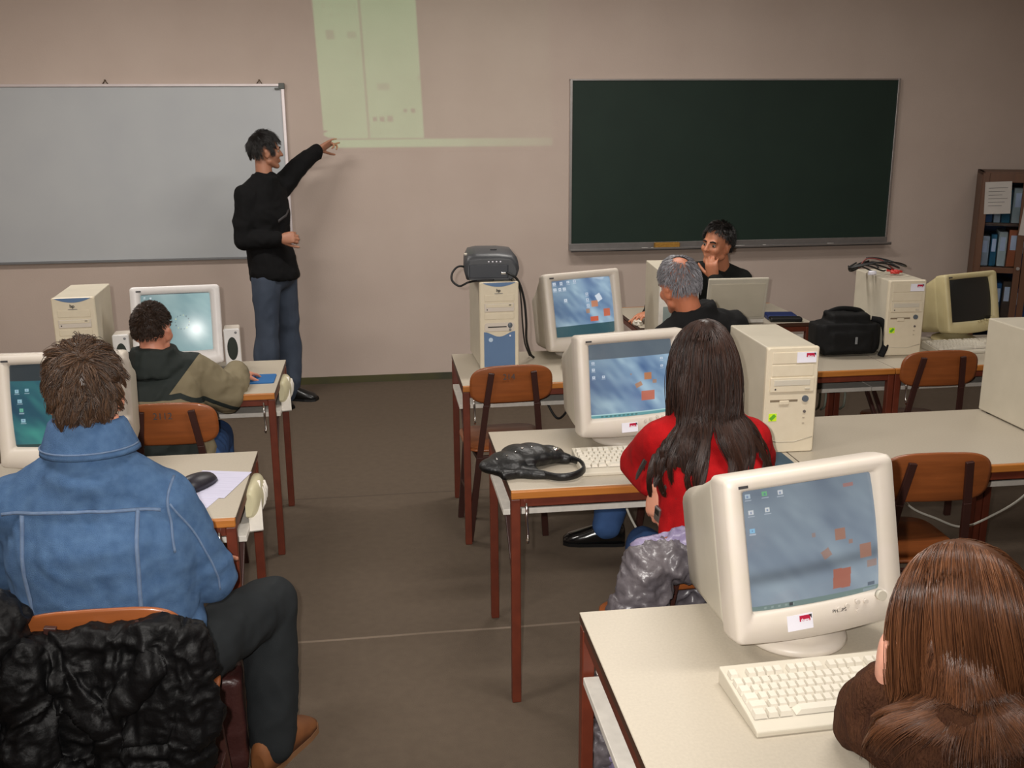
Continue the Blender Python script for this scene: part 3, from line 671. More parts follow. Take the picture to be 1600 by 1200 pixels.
for k in range(4): MB().tube(smooth_path([(.05 * math.cos(a + k), .035 * math.sin(a + k), .008 + .009 * k + .006 * math.sin(3 * a)) for a in np.linspace(0, 6, 12)], 3), .005, 6).build('lead', M_rubber, t)
MB().ell((.045, .0, .03), (.026, .022, .024)).build('ear_cup', M_black, t)
MB().ell((-.03, .02, .03), (.024, .022, .022)).build('ear_cup', M_black, t)
# ------------------------------------------------------------------ soft things
def bake(mb, voxel, sm=6, fac=.5, extra=None):
    me = bpy.data.meshes.new('tmp'); me.from_pydata(mb.v, [], mb.f); me.update()
    ob = bpy.data.objects.new('tmp', me); COL.objects.link(ob)
    r = ob.modifiers.new('r', 'REMESH'); r.mode = 'VOXEL'; r.voxel_size = voxel
    if sm:
        s = ob.modifiers.new('s', 'SMOOTH'); s.factor = fac; s.iterations = sm
    dg = bpy.context.evaluated_depsgraph_get(); dg.update()
    out = bpy.data.meshes.new_from_object(ob.evaluated_get(dg))
    bpy.data.objects.remove(ob); bpy.data.meshes.remove(me)
    return out
def get_vn(me):
    n = len(me.vertices); a = np.empty(n * 3); me.vertices.foreach_get('co', a); b = np.empty(n * 3); me.vertices.foreach_get('normal', b)
    return a.reshape(-1, 3), b.reshape(-1, 3)
def set_v(me, v): me.vertices.foreach_set('co', np.asarray(v, float).ravel()); me.update()
def relax(me, v, it=3, fac=.5):
    ne = len(me.edges); e = np.empty(ne * 2, int); me.edges.foreach_get('vertices', e); e = e.reshape(-1, 2)
    cnt = np.bincount(e.ravel(), minlength=len(v))[:, None].clip(1)
    for _ in range(it):
        s = np.zeros_like(v)
        for k in range(3): s[:, k] = np.bincount(e[:, 0], v[e[:, 1], k], len(v)) + np.bincount(e[:, 1], v[e[:, 0], k], len(v))
        v = v * (1 - fac) + s / cnt * fac
    return v
_PT = np.random.default_rng(11).random((64, 64, 64))
def pn(p):                                   # vectorised value noise, -1..1
    i = np.floor(p).astype(int); f = p - i; f = f * f * f * (f * (f * 6 - 15) + 10); i &= 63; j = (i + 1) & 63
    X0, Y0, Z0, X1, Y1, Z1 = i[:, 0], i[:, 1], i[:, 2], j[:, 0], j[:, 1], j[:, 2]; x, y, z = f.T
    c = lambda a, b, t: a + (b - a) * t
    r = c(c(c(_PT[X0, Y0, Z0], _PT[X1, Y0, Z0], x), c(_PT[X0, Y1, Z0], _PT[X1, Y1, Z0], x), y), c(c(_PT[X0, Y0, Z1], _PT[X1, Y0, Z1], x), c(_PT[X0, Y1, Z1], _PT[X1, Y1, Z1], x), y), z)
    return r * 2 - 1
def folds(v, scale, amp, warp=.6, stretch=(1, 1, 1), seed=0.):
    q = (v * np.array(stretch)) * scale + seed + 20
    w = np.stack([pn(q * .7 + 5), pn(q * .7 + 11), pn(q * .7 + 17)], 1) * warp
    r1 = 1 - 2 * np.abs(pn(q + w)); r2 = 1 - 2 * np.abs(pn(q * 2.1 + w * 1.5 + 3))
    return amp * (r1 * .7 + r2 * .3)
def finish(me, name, m, parent, org):
    v, _ = get_vn(me); set_v(me, v - np.asarray(org, float))
    me.polygons.foreach_set('use_smooth', [True] * len(me.polygons)); me.materials.clear(); me.materials.append(m); me.name = name; me.update()
    ob = bpy.data.objects.new(name, me); COL.objects.link(ob)
    if parent is not None: ob.parent = parent
    else: ob.location = org
    return ob
def softbody(name, mb, m, parent=None, org=(0, 0, 0), voxel=.008, sm=6, fold=None, post=2):
    me = bake(mb, voxel, sm); v, n = get_vn(me)
    for a in (fold or []): v = v + n * folds(v, **a)[:, None]
    if fold:
        if post: v = relax(me, v, post, .4)
        set_v(me, v)
    return finish(me, name, m, parent, org)

# black shoulder bag
t = thing('shoulder_bag', 'black padded shoulder bag on the far desk beside the right beige tower', 'bag', (2.275, -2.74, .75), R_(-3))
M_bag = mat('bag_nylon', (9, 9, 10), .7, bump=.2, bscale=300, spec=.25)
mb = MB().box((.0, 0, .085), (.27, .15, .15)).box((.01, .01, .16), (.19, .12, .09)).box((-.045, .02, .185), (.10, .09, .05)).box((-.14, 0, .10), (.05, .12, .12)).box((.135, 0, .09), (.04, .12, .13)).box((0, -.075, .075), (.2, .035, .10))
softbody('bag_body', mb, M_bag, t, (0, 0, 0), .008, 7, [dict(scale=14, amp=.004)])
MB().tube(smooth_path([(.12, -.02, .175), (.165, -.04, .165), (.185, -.05, .11), (.178, -.07, .05), (.15, -.09, .004)], 6), .016, 8, flat=(.3, 1)).build('strap', M_bag, t)
MB().tube(smooth_path([(-.10, .03, .195), (-.03, .02, .222), (.06, .02, .215), (.10, .03, .195)], 6), .010, 8, flat=(.5, 1.2)).build('carry_handle', M_bag, t)
MB().box((.02, -.096, .085), (.012, .003, .035)).build('zip_pull', M_grey, t, .001)

# handbag with its strap spread out
t = thing('handbag', 'black studded handbag lying on the desk, its strap in a loop', 'handbag', (.465, -4.20, .75))
M_leather = mat('black_leather', (9, 9, 10), .42, bump=.15, bscale=120)
def hb(x, y, z): return V(x - .465, y + 4.20, z - .75)
mb = MB()
for k, (x, y, w_, h_) in enumerate(((.372, -4.20, .055, .05), (.41, -4.19, .075, .062), (.46, -4.15, .085, .072), (.505, -4.13, .08, .068), (.555, -4.12, .06, .055))):
    mb.ell(hb(x, y, .752 + h_ * .45), (.06, w_, h_ * .52), rotz(R_(28)))
mb.cone(hb(.375, -4.225, .765), hb(.49, -4.275, .765), .02, .02).cone(hb(.49, -4.275, .765), hb(.525, -4.285, .763), .018, .014).cone(hb(.55, -4.12, .775), hb(.62, -4.15, .768), .028, .018).box(hb(.43, -4.22, .765), (.13, .11, .028), rotz(R_(15)))
me = bake(mb, .006, 6); v, n = get_vn(me); v = v + n * folds(v, 12, .0018)[:, None]; v[:, 2] = np.maximum(v[:, 2], .001); set_v(me, v); bb = finish(me, 'bag_body', M_leather, t, (0, 0, 0))
MB().tube(smooth_path([hb(.515, -4.285, .765), hb(.56, -4.325, .768), (hb(.61, -4.325, .772)), hb(.648, -4.285, .775), hb(.655, -4.225, .775), hb(.64, -4.17, .77), hb(.62, -4.15, .768)], 7), .012, 8, flat=(.45, 1.1)).build('strap', M_leather, t)
me = bb.data; bvh = BVHTree.FromObject(bb, bpy.context.evaluated_depsgraph_get()) if False else None
for (x, y) in ((.368, -4.215), (.405, -4.21), (.44, -4.185), (.463, -4.175), (.50, -4.15)):
    vv = np.array([q.co for q in me.vertices]); k = np.argmin((vv[:, 0] - (x - .465)) ** 2 + (vv[:, 1] - (y + 4.2)) ** 2 + .2 * (vv[:, 2] - .08) ** 2)
    MB().ell(vv[k] + V(0, -.001, .001), .0035, nu=10, nv=8).build('stud', M_chrome, t)
MB().cyl(hb(.575, -4.13, .797), hb(.59, -4.14, .795), .012).build('strap_ring', M_chrome, t)

# papers on the left desk
for k, (x, y, rz_, z, l_) in enumerate(((-.545, -4.17, -14, .7512, 'upper sheet of paper on the desk in front of the man in denim'), (-.60, -4.31, -16, .7505, 'lower sheet of paper on the same desk, nearer the man in denim'))):
    o = MB().span((-.085, -.12, 0), (.085, .12, .0007)).build('paper_sheet', mat('printed_sheet', (206, 204, 224), .8, col2=(186, 184, 206), nscale=5, stretch=(1, 18, 1)), loc=(x, y, z)); o.rotation_euler = (0, 0, R_(rz_)); tag(o, l_, 'paper', 'sheets of paper on the left desk')

# dark leather bag on the floor behind the man's leg
t = thing('briefcase', 'dark brown leather bag standing on the floor beside the leg of the man in denim', 'bag', (-.53, -4.52, 0), R_(6))
M_bl = mat('oxblood_leather', (58, 30, 28), .38, bump=.2, bscale=60)
softbody('bag_body', MB().box((0, 0, .17), (.17, .30, .30)).box((.0, -.02, .3), (.12, .26, .06)), M_bl, t, (0, 0, 0), .009, 6, [dict(scale=9, amp=.006)])
MB().tube(smooth_path([(.02, -.10, .31), (.03, -.06, .375), (.03, .04, .375), (.02, .09, .31)], 6), .010, 8).build('handle', M_bl, t)
MB().tube(smooth_path([(.08, -.15, .02), (.10, -.19, .03), (.06, -.22, .015), (.12, -.21, .012), (.16, -.18, .012)], 5), .014, 8, flat=(.4, 1)).build('strap', M_black, t)

# cupboard with posted papers
CA = R_(-27); CR = rotz(CA); CO = V(4.392, -.40, 0) - CR @ V(-.468, 0, 0)
def cw(x, y, z): return tuple(CO + CR @ V(x, y, z))
t = thing('cupboard', 'brown wooden cupboard with glazed doors and papers taped on, far right corner', 'cupboard', tuple(CO), CA)
M_cw = mat('cupboard_wood', (104, 66, 40), .45, col2=(80, 50, 30), nscale=4, namt=.9, stretch=(10, 10, 1)); M_cb = mat('cupboard_blue', (22, 62, 104), .5)
X0, X1, ZT = -.468, .50, 1.488
MB().span((X0, 0, 0), (X0 + .02, .39, ZT)).span((X1 - .02, 0, 0), (X1, .39, ZT)).span((X0, .0, ZT - .025), (X1, .39, ZT)).span((X0, .37, 0), (X1, .39, ZT)).span((X0, 0, 0), (X1, .39, .06)).build('carcass', M_cw, t, .002)
for z in (.40, .78, 1.10): MB().span((X0 + .02, .02, z), (X1 - .02, .37, z + .02)).build('shelf', M_cw, t)
MB().span((X0 + .021, .36, .06), (X1 - .021, .369, ZT - .026)).build('back_panel', M_cb, t)
glass = bpy.data.materials.new('door_glass'); glass.use_nodes = True; b = bsdf(glass); b.inputs['Base Color'].default_value = (.75, .85, .95, 1); b.inputs['Transmission Weight'].default_value = 1; b.inputs['Roughness'].default_value = .03; b.inputs['IOR'].default_value = 1.1
for k in range(3):
    a0 = X0 + .005 + k * .32; a1 = a0 + .315
    dr = MB().span((a0, -.018, .05), (a0 + .045, 0, ZT - .01)).span((a1 - .045, -.018, .05), (a1, 0, ZT - .01)).span((a0 + .045, -.018, .05), (a1 - .045, 0, .12)).span((a0 + .045, -.018, ZT - .075), (a1 - .045, 0, ZT - .01)).span((a0 + .045, -.018, .76), (a1 - .045, 0, .80)).build('door', M_cw, t, .002)
    MB().span((a0 + .045, -.010, .12), (a1 - .045, -.006, ZT - .075)).build('pane', glass, dr)
    MB().cyl((a1 - .02, -.018, .8), (a1 - .02, -.04, .8), .009, .012).build('door_knob', M_alu, dr)
grp = 'binders in the cupboard'; cols = [(30, 74, 124), (196, 196, 200), (24, 96, 120), (206, 206, 196), (186, 92, 44), (26, 60, 110), (150, 44, 40), (28, 84, 130), (90, 64, 44), (30, 74, 124)]
nm = {0: 'dark blue', 1: 'pale grey', 2: 'teal', 3: 'off-white', 4: 'orange', 5: 'navy', 6: 'dark red', 7: 'mid blue', 8: 'brown', 9: 'deep blue'}
for z, tier in ((1.12, 'upper shelf'), (.80, 'middle shelf'), (.42, 'lower shelf')):
    x = X0 + .03
    for k in range(10):
        w_ = .045 + .03 * ((k * 7 + int(z * 10)) % 3) / 2; h_ = .22 + .05 * ((k * 5 + int(z * 10)) % 4) / 3
        if x + w_ > X1 - .03: break
        c = cols[(k + (0 if z > 1 else 1 if z > .7 else 5)) % 10]
        t2 = thing('binder', f"{nm[cols.index(c)]} binder on the {tier} of the far right cupboard", 'binder', cw(x + w_ / 2, .16, z), CA, grp)
        MB().span((-w_ / 2 + .001, -.10, 0), (w_ / 2 - .001, .13, h_)).build('cover', mat(f'binder_{k}_{int(z*100)}', c, .5), t2, .004)
        MB().span((-w_ * .3, -.1015, h_ * .45), (w_ * .3, -.10, h_ * .85)).build('spine_label', M_paper, t2)
        x += w_ + .006
for x, z, w_, h_, l_, rz_ in ((-.352, 1.305, .175, .23, 'white notice taped to the first door of the cupboard', -3), (-.085, 1.16, .19, .25, 'white notice taped lower, on the second door of the cupboard', 4)):
    p_ = thing('notice', l_, 'notice', cw(x, -.0215, z), 0); p_.rotation_euler = (0, R_(rz_), CA)
    MB().span((-w_ / 2, -.001, -h_ / 2), (w_ / 2, .001, h_ / 2)).build('sheet', mat('dull_paper', (190, 184, 178), .8), p_)
    for q in range(6): MB().span((-w_ * .36, -.0018, h_ * (.30 - .11 * q)), (w_ * (.36 - .1 * (q % 3)), -.001, h_ * (.312 - .11 * q))).build('text_line', M_ink, p_)

# loose cables under the desks
M_wc = mat('white_cable', (206, 202, 190), .5)
cable('desk_cable', 'pale cable hanging below the desk by the hand of the woman in red', [(.865, -3.99, .588), (.868, -4.0, .52), (.885, -4.10, .47), (.92, -4.18, .42), (1.0, -4.1, .40), (1.05, -3.95, .46), (1.06, -3.85, .58)], .0045, M_wc)
cable('desk_cable', 'pale cable sagging below the bare desk behind the empty chair', [(1.95, -3.83, .585), (2.05, -3.83, .40), (2.196, -3.82, .318), (2.311, -3.82, .277), (2.432, -3.82, .317), (2.568, -3.82, .40), (2.72, -3.82, .585)], .0045, M_wc)
cable('desk_cable', 'black cable hanging under the desk behind the first empty chair', [(.80, -2.55, .587), (.82, -2.56, .52), (.87, -2.60, .44), (.92, -2.62, .50), (.93, -2.6, .587)], .006)
cable('desk_cable', 'black cable dropping to the floor under the monitor below the chalkboard', [(1.02, -2.56, .587), (1.03, -2.57, .40), (1.05, -2.6, .2), (1.10, -2.62, .05), (1.2, -2.6, .006)], .006)
for k, x in enumerate((2.13, 2.16, 2.26)):
    cable('desk_cable', ('grey cable bundle hanging under the desk with the black shoulder bag', 'second grey cable beside it, under the black shoulder bag', 'grey cable nearer the joint of the two far right desks')[k], [(x, -2.62, .69), (x + .01, -2.66, .60), (x + .03, -2.75, .58), (x + .02, -2.78, .50), (x + .03, -2.72, .46)], .006, mat('grey_cable', (120, 124, 112), .5), grp='grey cables')
tag(MB().loft([rrect_xy(.05, .05, .01, 0), rrect_xy(.05, .05, .01, .001)], False).build('floor_tag', M_grey, loc=(-1.2, -1, 0)), 'x', 'x') if False else None

# black jacket over the back of the chair of the man in denim
M_jk = mat('black_nylon', (9, 8, 9), .55, col2=(6, 6, 7), nscale=10, bump=.3, bscale=45, spec=.2)
t = thing('black_jacket', 'crumpled black nylon jacket hung over the chair of the man in denim', 'jacket', (-.655, -5.2, .3))
mb = MB(); dy = -.085
mb.box((-.67, -5.185 + dy, .50), (.45, .05, .50)); mb.box((-.60, -5.18 + dy, .755), (.36, .05, .10), rotx(R_(-8)))
mb.cone((-.83, -5.17 + dy, .84), (-.88, -5.20 + dy, .60), .055, .06).cone((-.88, -5.20 + dy, .60), (-.86, -5.22 + dy, .30), .06, .06)     # sleeve on the left
mb.cone((-.77, -5.20 + dy, .77), (-.79, -5.22 + dy, .42), .045, .06)
mb.cone((-.45, -5.165 + dy, .77), (-.435, -5.18 + dy, .60), .04, .045).cone((-.435, -5.18 + dy, .60), (-.52, -5.2 + dy, .30), .045, .05)
mb.cone((-.52, -5.20 + dy, .74), (-.62, -5.21 + dy, .62), .032, .022).cone((-.70, -5.20 + dy, .72), (-.62, -5.215 + dy, .62), .03, .022).cone((-.62, -5.21 + dy, .61), (-.615, -5.215 + dy, .35), .018, .02)
mb.cone((-.74, -5.215 + dy, .52), (-.64, -5.22 + dy, .46), .03, .02).cone((-.58, -5.21 + dy, .42), (-.74, -5.22 + dy, .36), .028, .03).box((-.53, -5.21 + dy, .50), (.13, .022, .10))
mb.cone((-.48, -5.175 + dy, .80), (-.70, -5.175 + dy, .79), .026, .03)
softbody('jacket_body', mb, M_jk, t, (-.655, -5.2, .3), .0055, 5, [dict(scale=5, amp=.014, warp=1.6, stretch=(1, 1, .7)), dict(scale=13, amp=.015, warp=1.9, seed=7, stretch=(1, 1, .75)), dict(scale=30, amp=.005, warp=1.6, seed=4)], 0)

# grey coat with lilac lining on the chair of the woman in red
M_ct = mat('grey_coat', (98, 92, 95), .36, col2=(66, 62, 68), nscale=9, bump=.3, bscale=40, spec=.5); M_ln = mat('lilac_lining', (140, 130, 158), .4, col2=(98, 88, 118), nscale=12, bump=.3, bscale=40, spec=.5)
t = thing('grey_coat', 'grey padded coat with lilac lining slung over the chair of the woman in red', 'coat', (.78, -5.03, .5), R_(0))
mb = MB()
mb.cone((.665, -5.035, .785), (1.03, -5.045, .775), .045, .05).box((.88, -5.045, .785), (.30, .05, .05))
mb.cone((.655, -5.04, .775), (.615, -5.06, .60), .05, .05).cone((.615, -5.06, .60), (.60, -5.09, .30), .05, .06).cone((.68, -5.05, .74), (.66, -5.07, .5), .035, .045).cone((.66, -5.07, .5), (.66, -5.08, .2), .05, .06)
mb.cone((.61, -5.05, .66), (.565, -5.07, .44), .045, .05).box((.85, -4.93, .62), (.3, .03, .3)).cone((.60, -5.08, .5), (.54, -5.12, .28), .03, .05)
softbody('coat_body', mb, M_ct, t, (.78, -5.03, .5), .0055, 6, [dict(scale=6, amp=.012, warp=1.6, seed=3), dict(scale=16, amp=.015, warp=1.8, seed=9, stretch=(1, 1, .7)), dict(scale=34, amp=.005, warp=1.6, seed=1)], 0)
mb = MB().cone((.66, -5.005, .80), (.80, -5.005, .825), .032, .036).cone((.80, -5.005, .825), (1.02, -5.01, .85), .040, .052).cone((.60, -5.10, .42), (.55, -5.14, .26), .035, .045).cone((.652, -5.02, .81), (.622, -5.05, .72), .03, .03)
softbody('lining', mb, M_ln, t, (.78, -5.03, .5), .006, 4, [dict(scale=10, amp=.013, warp=1.7, seed=5), dict(scale=26, amp=.008, warp=1.5, seed=2), dict(scale=55, amp=.003, warp=1.)], 1)
# ------------------------------------------------------------------ people
def skin_mat(name, c): 
    m = mat(name, c, .5, col2=tuple(int(x * .93) for x in c), nscale=18, namt=.8, bump=.05, bscale=250); b = bsdf(m)
    b.inputs['Subsurface Weight'].default_value = .12; b.inputs['Subsurface Radius'].default_value = (.012, .004, .002); b.inputs['Subsurface Scale'].default_value = .5
    return m
M_eyew = mat('eye_white', (150, 138, 128), .4); M_iris = mat('eye_iris', (40, 28, 20), .15)
def hand(mb, w, d, n, side, curl=(20, 25, 20), spread=6., thumb=40., fing=None, s=1., tcurl=15):
    """w wrist, d towards the fingers, n the way the palm faces, side +1: thumb lies along cross(d, n)"""
    d = unit(d); n = unit(n - d * (np.asarray(n) @ d)); t = np.cross(d, n) * side
    def L(a, b, c): return w + s * (a * d + b * t + c * n)
    rings = []
    for (a, hw, ht) in ((-.03, .026, .021), (.0, .028, .020), (.03, .036, .019), (.06, .041, .017), (.085, .041, .014), (.097, .036, .009)):
        rings.append([L(a, hw * math.cos(q), ht * math.sin(q)) for q in np.linspace(0, 2 * math.pi, 16, endpoint=False)])
    mb.loft(rings)
    base = [(.088, .030, .070, .0088), (.094, .010, .079, .0090), (.091, -.011, .073, .0086), (.083, -.030, .057, .0076)]
    for k, (a, b, ln, r) in enumerate(base):
        cu = fing[k] if fing else curl; sp_ = R_(spread * (1.5 - k)); ang = 0.
        dirv = lambda an: unit((d * math.cos(sp_) + t * math.sin(sp_)) * math.cos(an) + n * math.sin(an))
        p = L(a, b, 0)
        mb.cone(L(a - .03, b * .9, 0), p, r * s * 1.02, r * s * 1.04, 10)
        for q, fr in enumerate((.46, .30, .24)):
            ang += R_(cu[q]); nx = p + dirv(ang) * ln * fr * s; mb.cone(p, nx, r * s * (1 - .07 * q), r * s * (.95 - .08 * q), 10); p = nx
    ta = R_(thumb); p = L(.022, .026, .004); d1 = unit(d * math.cos(ta) + t * math.sin(ta) + n * .35)
    nx = p + d1 * .042 * s; mb.cone(p, nx, .0135 * s, .0105 * s, 10); p = nx
    d2 = unit(d1 + d * math.sin(R_(tcurl)) + n * .25); nx = p + d2 * .034 * s; mb.cone(p, nx, .0105 * s, .0095 * s, 10); p = nx
    mb.cone(p, p + unit(d2 + d * .3) * .024 * s, .0095 * s, .0078 * s, 10)
def hframe(F, U):
    F = unit(F); U = unit(np.asarray(U, float) - F * (np.asarray(U, float) @ F)); return np.array([np.cross(F, U), F, U]).T
def head(mb, C, B, s, jaw=1.):
    L = lambda x, y, z: C + s * (B @ V(x, y, z))
    E = lambda x, y, z, r, R=None: mb.ell(L(x, y, z), tuple(s * k for k in r), B if R is None else B @ R)
    E(0, -.012, .02, (.073, .094, .097)); E(0, .032, -.03, (.061, .058, .082)); E(0, .0, -.04, (.064, .07, .06))
    for q in (-1, 1):
        mb.cone(L(q * .046, .005, -.07), L(q * .012, .066, -.104), .024 * s, .019 * s)
        E(q * .038, .058, -.032, (.024, .026, .026)); E(q * .012, .096, -.036, (.009, .010, .008))
        E(q * .074, -.010, -.020, (.010, .021, .033), rotz(R_(-18 * q)) @ rotx(R_(-8))); E(q * .078, -.018, -.006, (.008, .016, .016))
    mb.ell(L(0, .070, -.106), (.020 * s, .018 * s, .015 * s), B)
    mb.cone(L(-.036, .074, .012), L(.036, .074, .012), .013 * s, .013 * s); mb.cone(L(0, .085, .004), L(0, .106, -.034), .009 * s, .012 * s)
    E(0, .087, -.066, (.022, .010, .006)); E(0, .086, -.0765, (.019, .010, .007))
def person(label, loc, J, skin, s=1., hs=1., female=False, hands=None, voxel=.0055, top=None, legs=None, shoes=None, eyes=True, browcol=(30, 22, 18), neck_r=.052, bulk=1.):
    org = V(*loc); t = thing('person', label, 'person', loc)
    g_ = {k: np.asarray(v, float) for k, v in J.items()}; C, N, P = g_['head'], g_['neck'], g_['pelvis']; B = hframe(g_['F'], g_.get('U', V(0, 0, 1)))
    rp = unit(g_['hipR'] - g_['hipL']); rc = unit(g_['shR'] - g_['shL']); shw = np.linalg.norm(g_['shR'] - g_['shL']) / 2
    chest = (g_['shR'] + g_['shL']) / 2
    bend = g_.get('waist', None)
    def torso(mb, off, hem=0., k=1.):
        path = [P - unit(chest - P) * hem, P, (bend if bend is not None else P * .6 + chest * .4), P * .28 + chest * .72 if bend is None else bend * .4 + chest * .6, chest, chest * .5 + N * .5 if False else chest + (N - chest) * .55, N]
        if bend is not None: path[3] = bend * .42 + chest * .58
        spec = [(.150, .112), (.152, .112), (.128, .096), (.145, .112), (shw * .98, .085), (shw * .55, .070), (.058, .060)]
        ts = [0, .02, .35, .7, .92, .97, 1.]; rings = []
        for i, (c, (a, b)) in enumerate(zip(path, spec)):
            r = unit(rp * (1 - ts[i]) + rc * ts[i]); ax = unit(path[min(i + 1, 6)] - path[max(i - 1, 0)]); f_ = unit(np.cross(ax, r)); r = np.cross(f_, ax)
            a = a * s * k * bulk + off if i < 4 else a * (s if i == 6 else 1) + off * (.9 if i < 6 else .6); b = b * s * k * bulk + off
            rings.append([c + a * np.sign(math.cos(q)) * abs(math.cos(q)) ** .8 * r + b * math.sin(q) * f_ for q in np.linspace(0, 2 * math.pi, 28, endpoint=False)])
        mb.loft(rings)
        for e in 'RL': mb.ell(g_['sh' + e], (.052 * s + off * .7,) * 3); mb.cone(N + (chest - N) * .12, g_['sh' + e], .048 * s + off * .5, .050 * s + off * .6)
    def arm(mb, e, off0, off1, cut=0., k=1.):
        a, b, c = g_['sh' + e], g_['el' + e], g_['wr' + e]; m1 = a * .5 + b * .5; m2 = b * .65 + c * .35; ce = c + unit(b - c) * cut
        mb.cone(a, m1, .050 * s * k + off0, .046 * s * k + off0).cone(m1, b, .046 * s * k + off0, .038 * s * k + off0).cone(b, m2, .038 * s * k + off0, .038 * s * k + off1).cone(m2, ce, .038 * s * k + off1, .027 * s * k + off1)
    def leg(mb, e, o0, o1, cut=0.):
        a, b, c = g_['hip' + e], g_['kn' + e], g_['an' + e]; m2 = b * .68 + c * .32; ce = c + unit(b - c) * cut
        mb.cone(a, b, .082 * s + o0, .056 * s + o0).cone(b, m2, .056 * s + o0, .053 * s + o1).cone(m2, ce, .053 * s + o1, .038 * s + o1)
    mb = MB(); head(mb, C, B, hs); torso(mb, -.008)
    mb.cone(C + hs * (B @ V(0, -.025, -.05)), N + V(0, 0, -.01), neck_r * hs, neck_r * hs * 1.12)
    for e in 'RL':
        arm(mb, e, -.004, -.001); leg(mb, e, -.008, -.006)
        an = g_['an' + e]; td = unit((g_['toe' + e] - an) * V(1, 1, 0)); mb.cone(an + V(0, 0, -.03), an + td * .12 * s + V(0, 0, -.055), .032 * s, .017 * s)
        h = (hands or {}).get(e, {}); dd = h.get('d', g_['wr' + e] - g_['el' + e]); nn = h.get('n', V(0, 0, -1)); q = {k: v for k, v in h.items() if k not in ('d', 'n')}
        hand(mb, g_['wr' + e], np.asarray(dd, float), np.asarray(nn, float), (1 if e == 'L' else -1), **{'s': s, **q})
    me = bake(mb, voxel, 3, .4); v, n = get_vn(me); lc = ((v - C) @ B) / hs
    for q in (-1, 1):
        w_ = np.exp(-(((lc - V(q * .031, .080, -.008)) / V(.016, .03, .011)) ** 2).sum(1)); v = v - w_[:, None] * (B @ V(0, .009 * hs, 0))
    set_v(me, v); body = finish(me, 'body', skin, t, org)
    if eyes:
        for q in (-1, 1):
            ey = MB().ell(C + hs * (B @ V(q * .031, .0715, -.008)) - org, .0112 * hs, B, 14, 10).build('eye', M_eyew, t)
            MB().ell(C + hs * (B @ V(q * .031, .0795, -.008)) - org, (.0062 * hs, .0038 * hs, .0062 * hs), B, 12, 8).build('iris', M_iris, ey)
            MB().tube([C + hs * (B @ V(q * x, y, z)) - org for x, y, z in ((.014, .091, .012), (.030, .0895, .018), (.046, .079, .013))], .0050 * hs, 6).build('eyebrow', mat('brow_%d_%d' % (browcol[0], browcol[1]), browcol, .8), t)
    out = {'t': t, 'C': C, 'B': B, 'org': org, 'hs': hs}
    if top:
        mb = MB(); torso(mb, top.get('off', .018), top.get('hem', .06), 1.)
        for e in 'RL': arm(mb, e, top.get('arm', .014), top.get('cuff', .014), top.get('cut', .01))
        for f_ in top.get('extra', []): f_(mb)
        out['top'] = softbody(top.get('name', 'sweater'), mb, top['m'], t, org, top.get('voxel', .008), top.get('sm', 5), top.get('fold'), top.get('post', 2))
    if legs:
        mb = MB()
        for e in 'RL': leg(mb, e, legs.get('off', .012), legs.get('bot', .022), legs.get('cut', -.03))
        mb.ell(P, (.16 * s * bulk, .125 * s * bulk, .115 * s), np.array([rp, unit(np.cross(V(0, 0, 1), rp)), V(0, 0, 1)]).T)
        for f_ in legs.get('extra', []): f_(mb)
        softbody(legs.get('name', 'trousers'), mb, legs['m'], t, org, .009, 5, legs.get('fold', [dict(scale=13, amp=.007, stretch=(1, 1, .6))]))
    if shoes:
        for e in 'RL':
            an = g_['an' + e]; td = unit((g_['toe' + e] - an) * V(1, 1, 0)); sd = np.cross(V(0, 0, 1), td); zf = an[2] - .085 * s; zf = shoes.get('z', max(0., zf)) if zf < .05 else zf; rings = []; sol = []
            for (a, w_, h_) in ((-.082, .024, .07), (-.072, .036, .105), (-.03, .042, .118), (.025, .043, .112), (.07, .046, .088), (.125, .050, .068), (.172, .045, .052), (.20, .026, .03)):
                c = an + td * a * s; c = V(c[0], c[1], zf)
                rings.append([c + sd * w_ * s * math.cos(q) + V(0, 0, .012 + (h_ * s - .012) * max(0, math.sin(q)) ** .7) for q in np.linspace(0, 2 * math.pi, 20, endpoint=False)])
                sol.append([c + sd * (w_ * s + .004) * math.cos(q) + V(0, 0, .008 + .008 * (1 if math.sin(q) > 0 else -1)) for q in np.linspace(0.01, 2 * math.pi + .01, 20, endpoint=False)])
            sh = MB().loft(rings).build('shoe', shoes['m'], t, off=-org)
            MB().loft(sol, False).build('sole', shoes.get('sole', M_rubber), sh, off=-org)
            fa = an + td * .05 * s; MB().tube([V(fa[0], fa[1], zf + .074 * s) + td * .012 * k + V(0, 0, -.008 * k) + sd * .016 * (1 if k % 2 else -1) for k in range(5)], .003, 6).build('lace', shoes.get('lace', M_rubber), sh, off=-org)
    return out
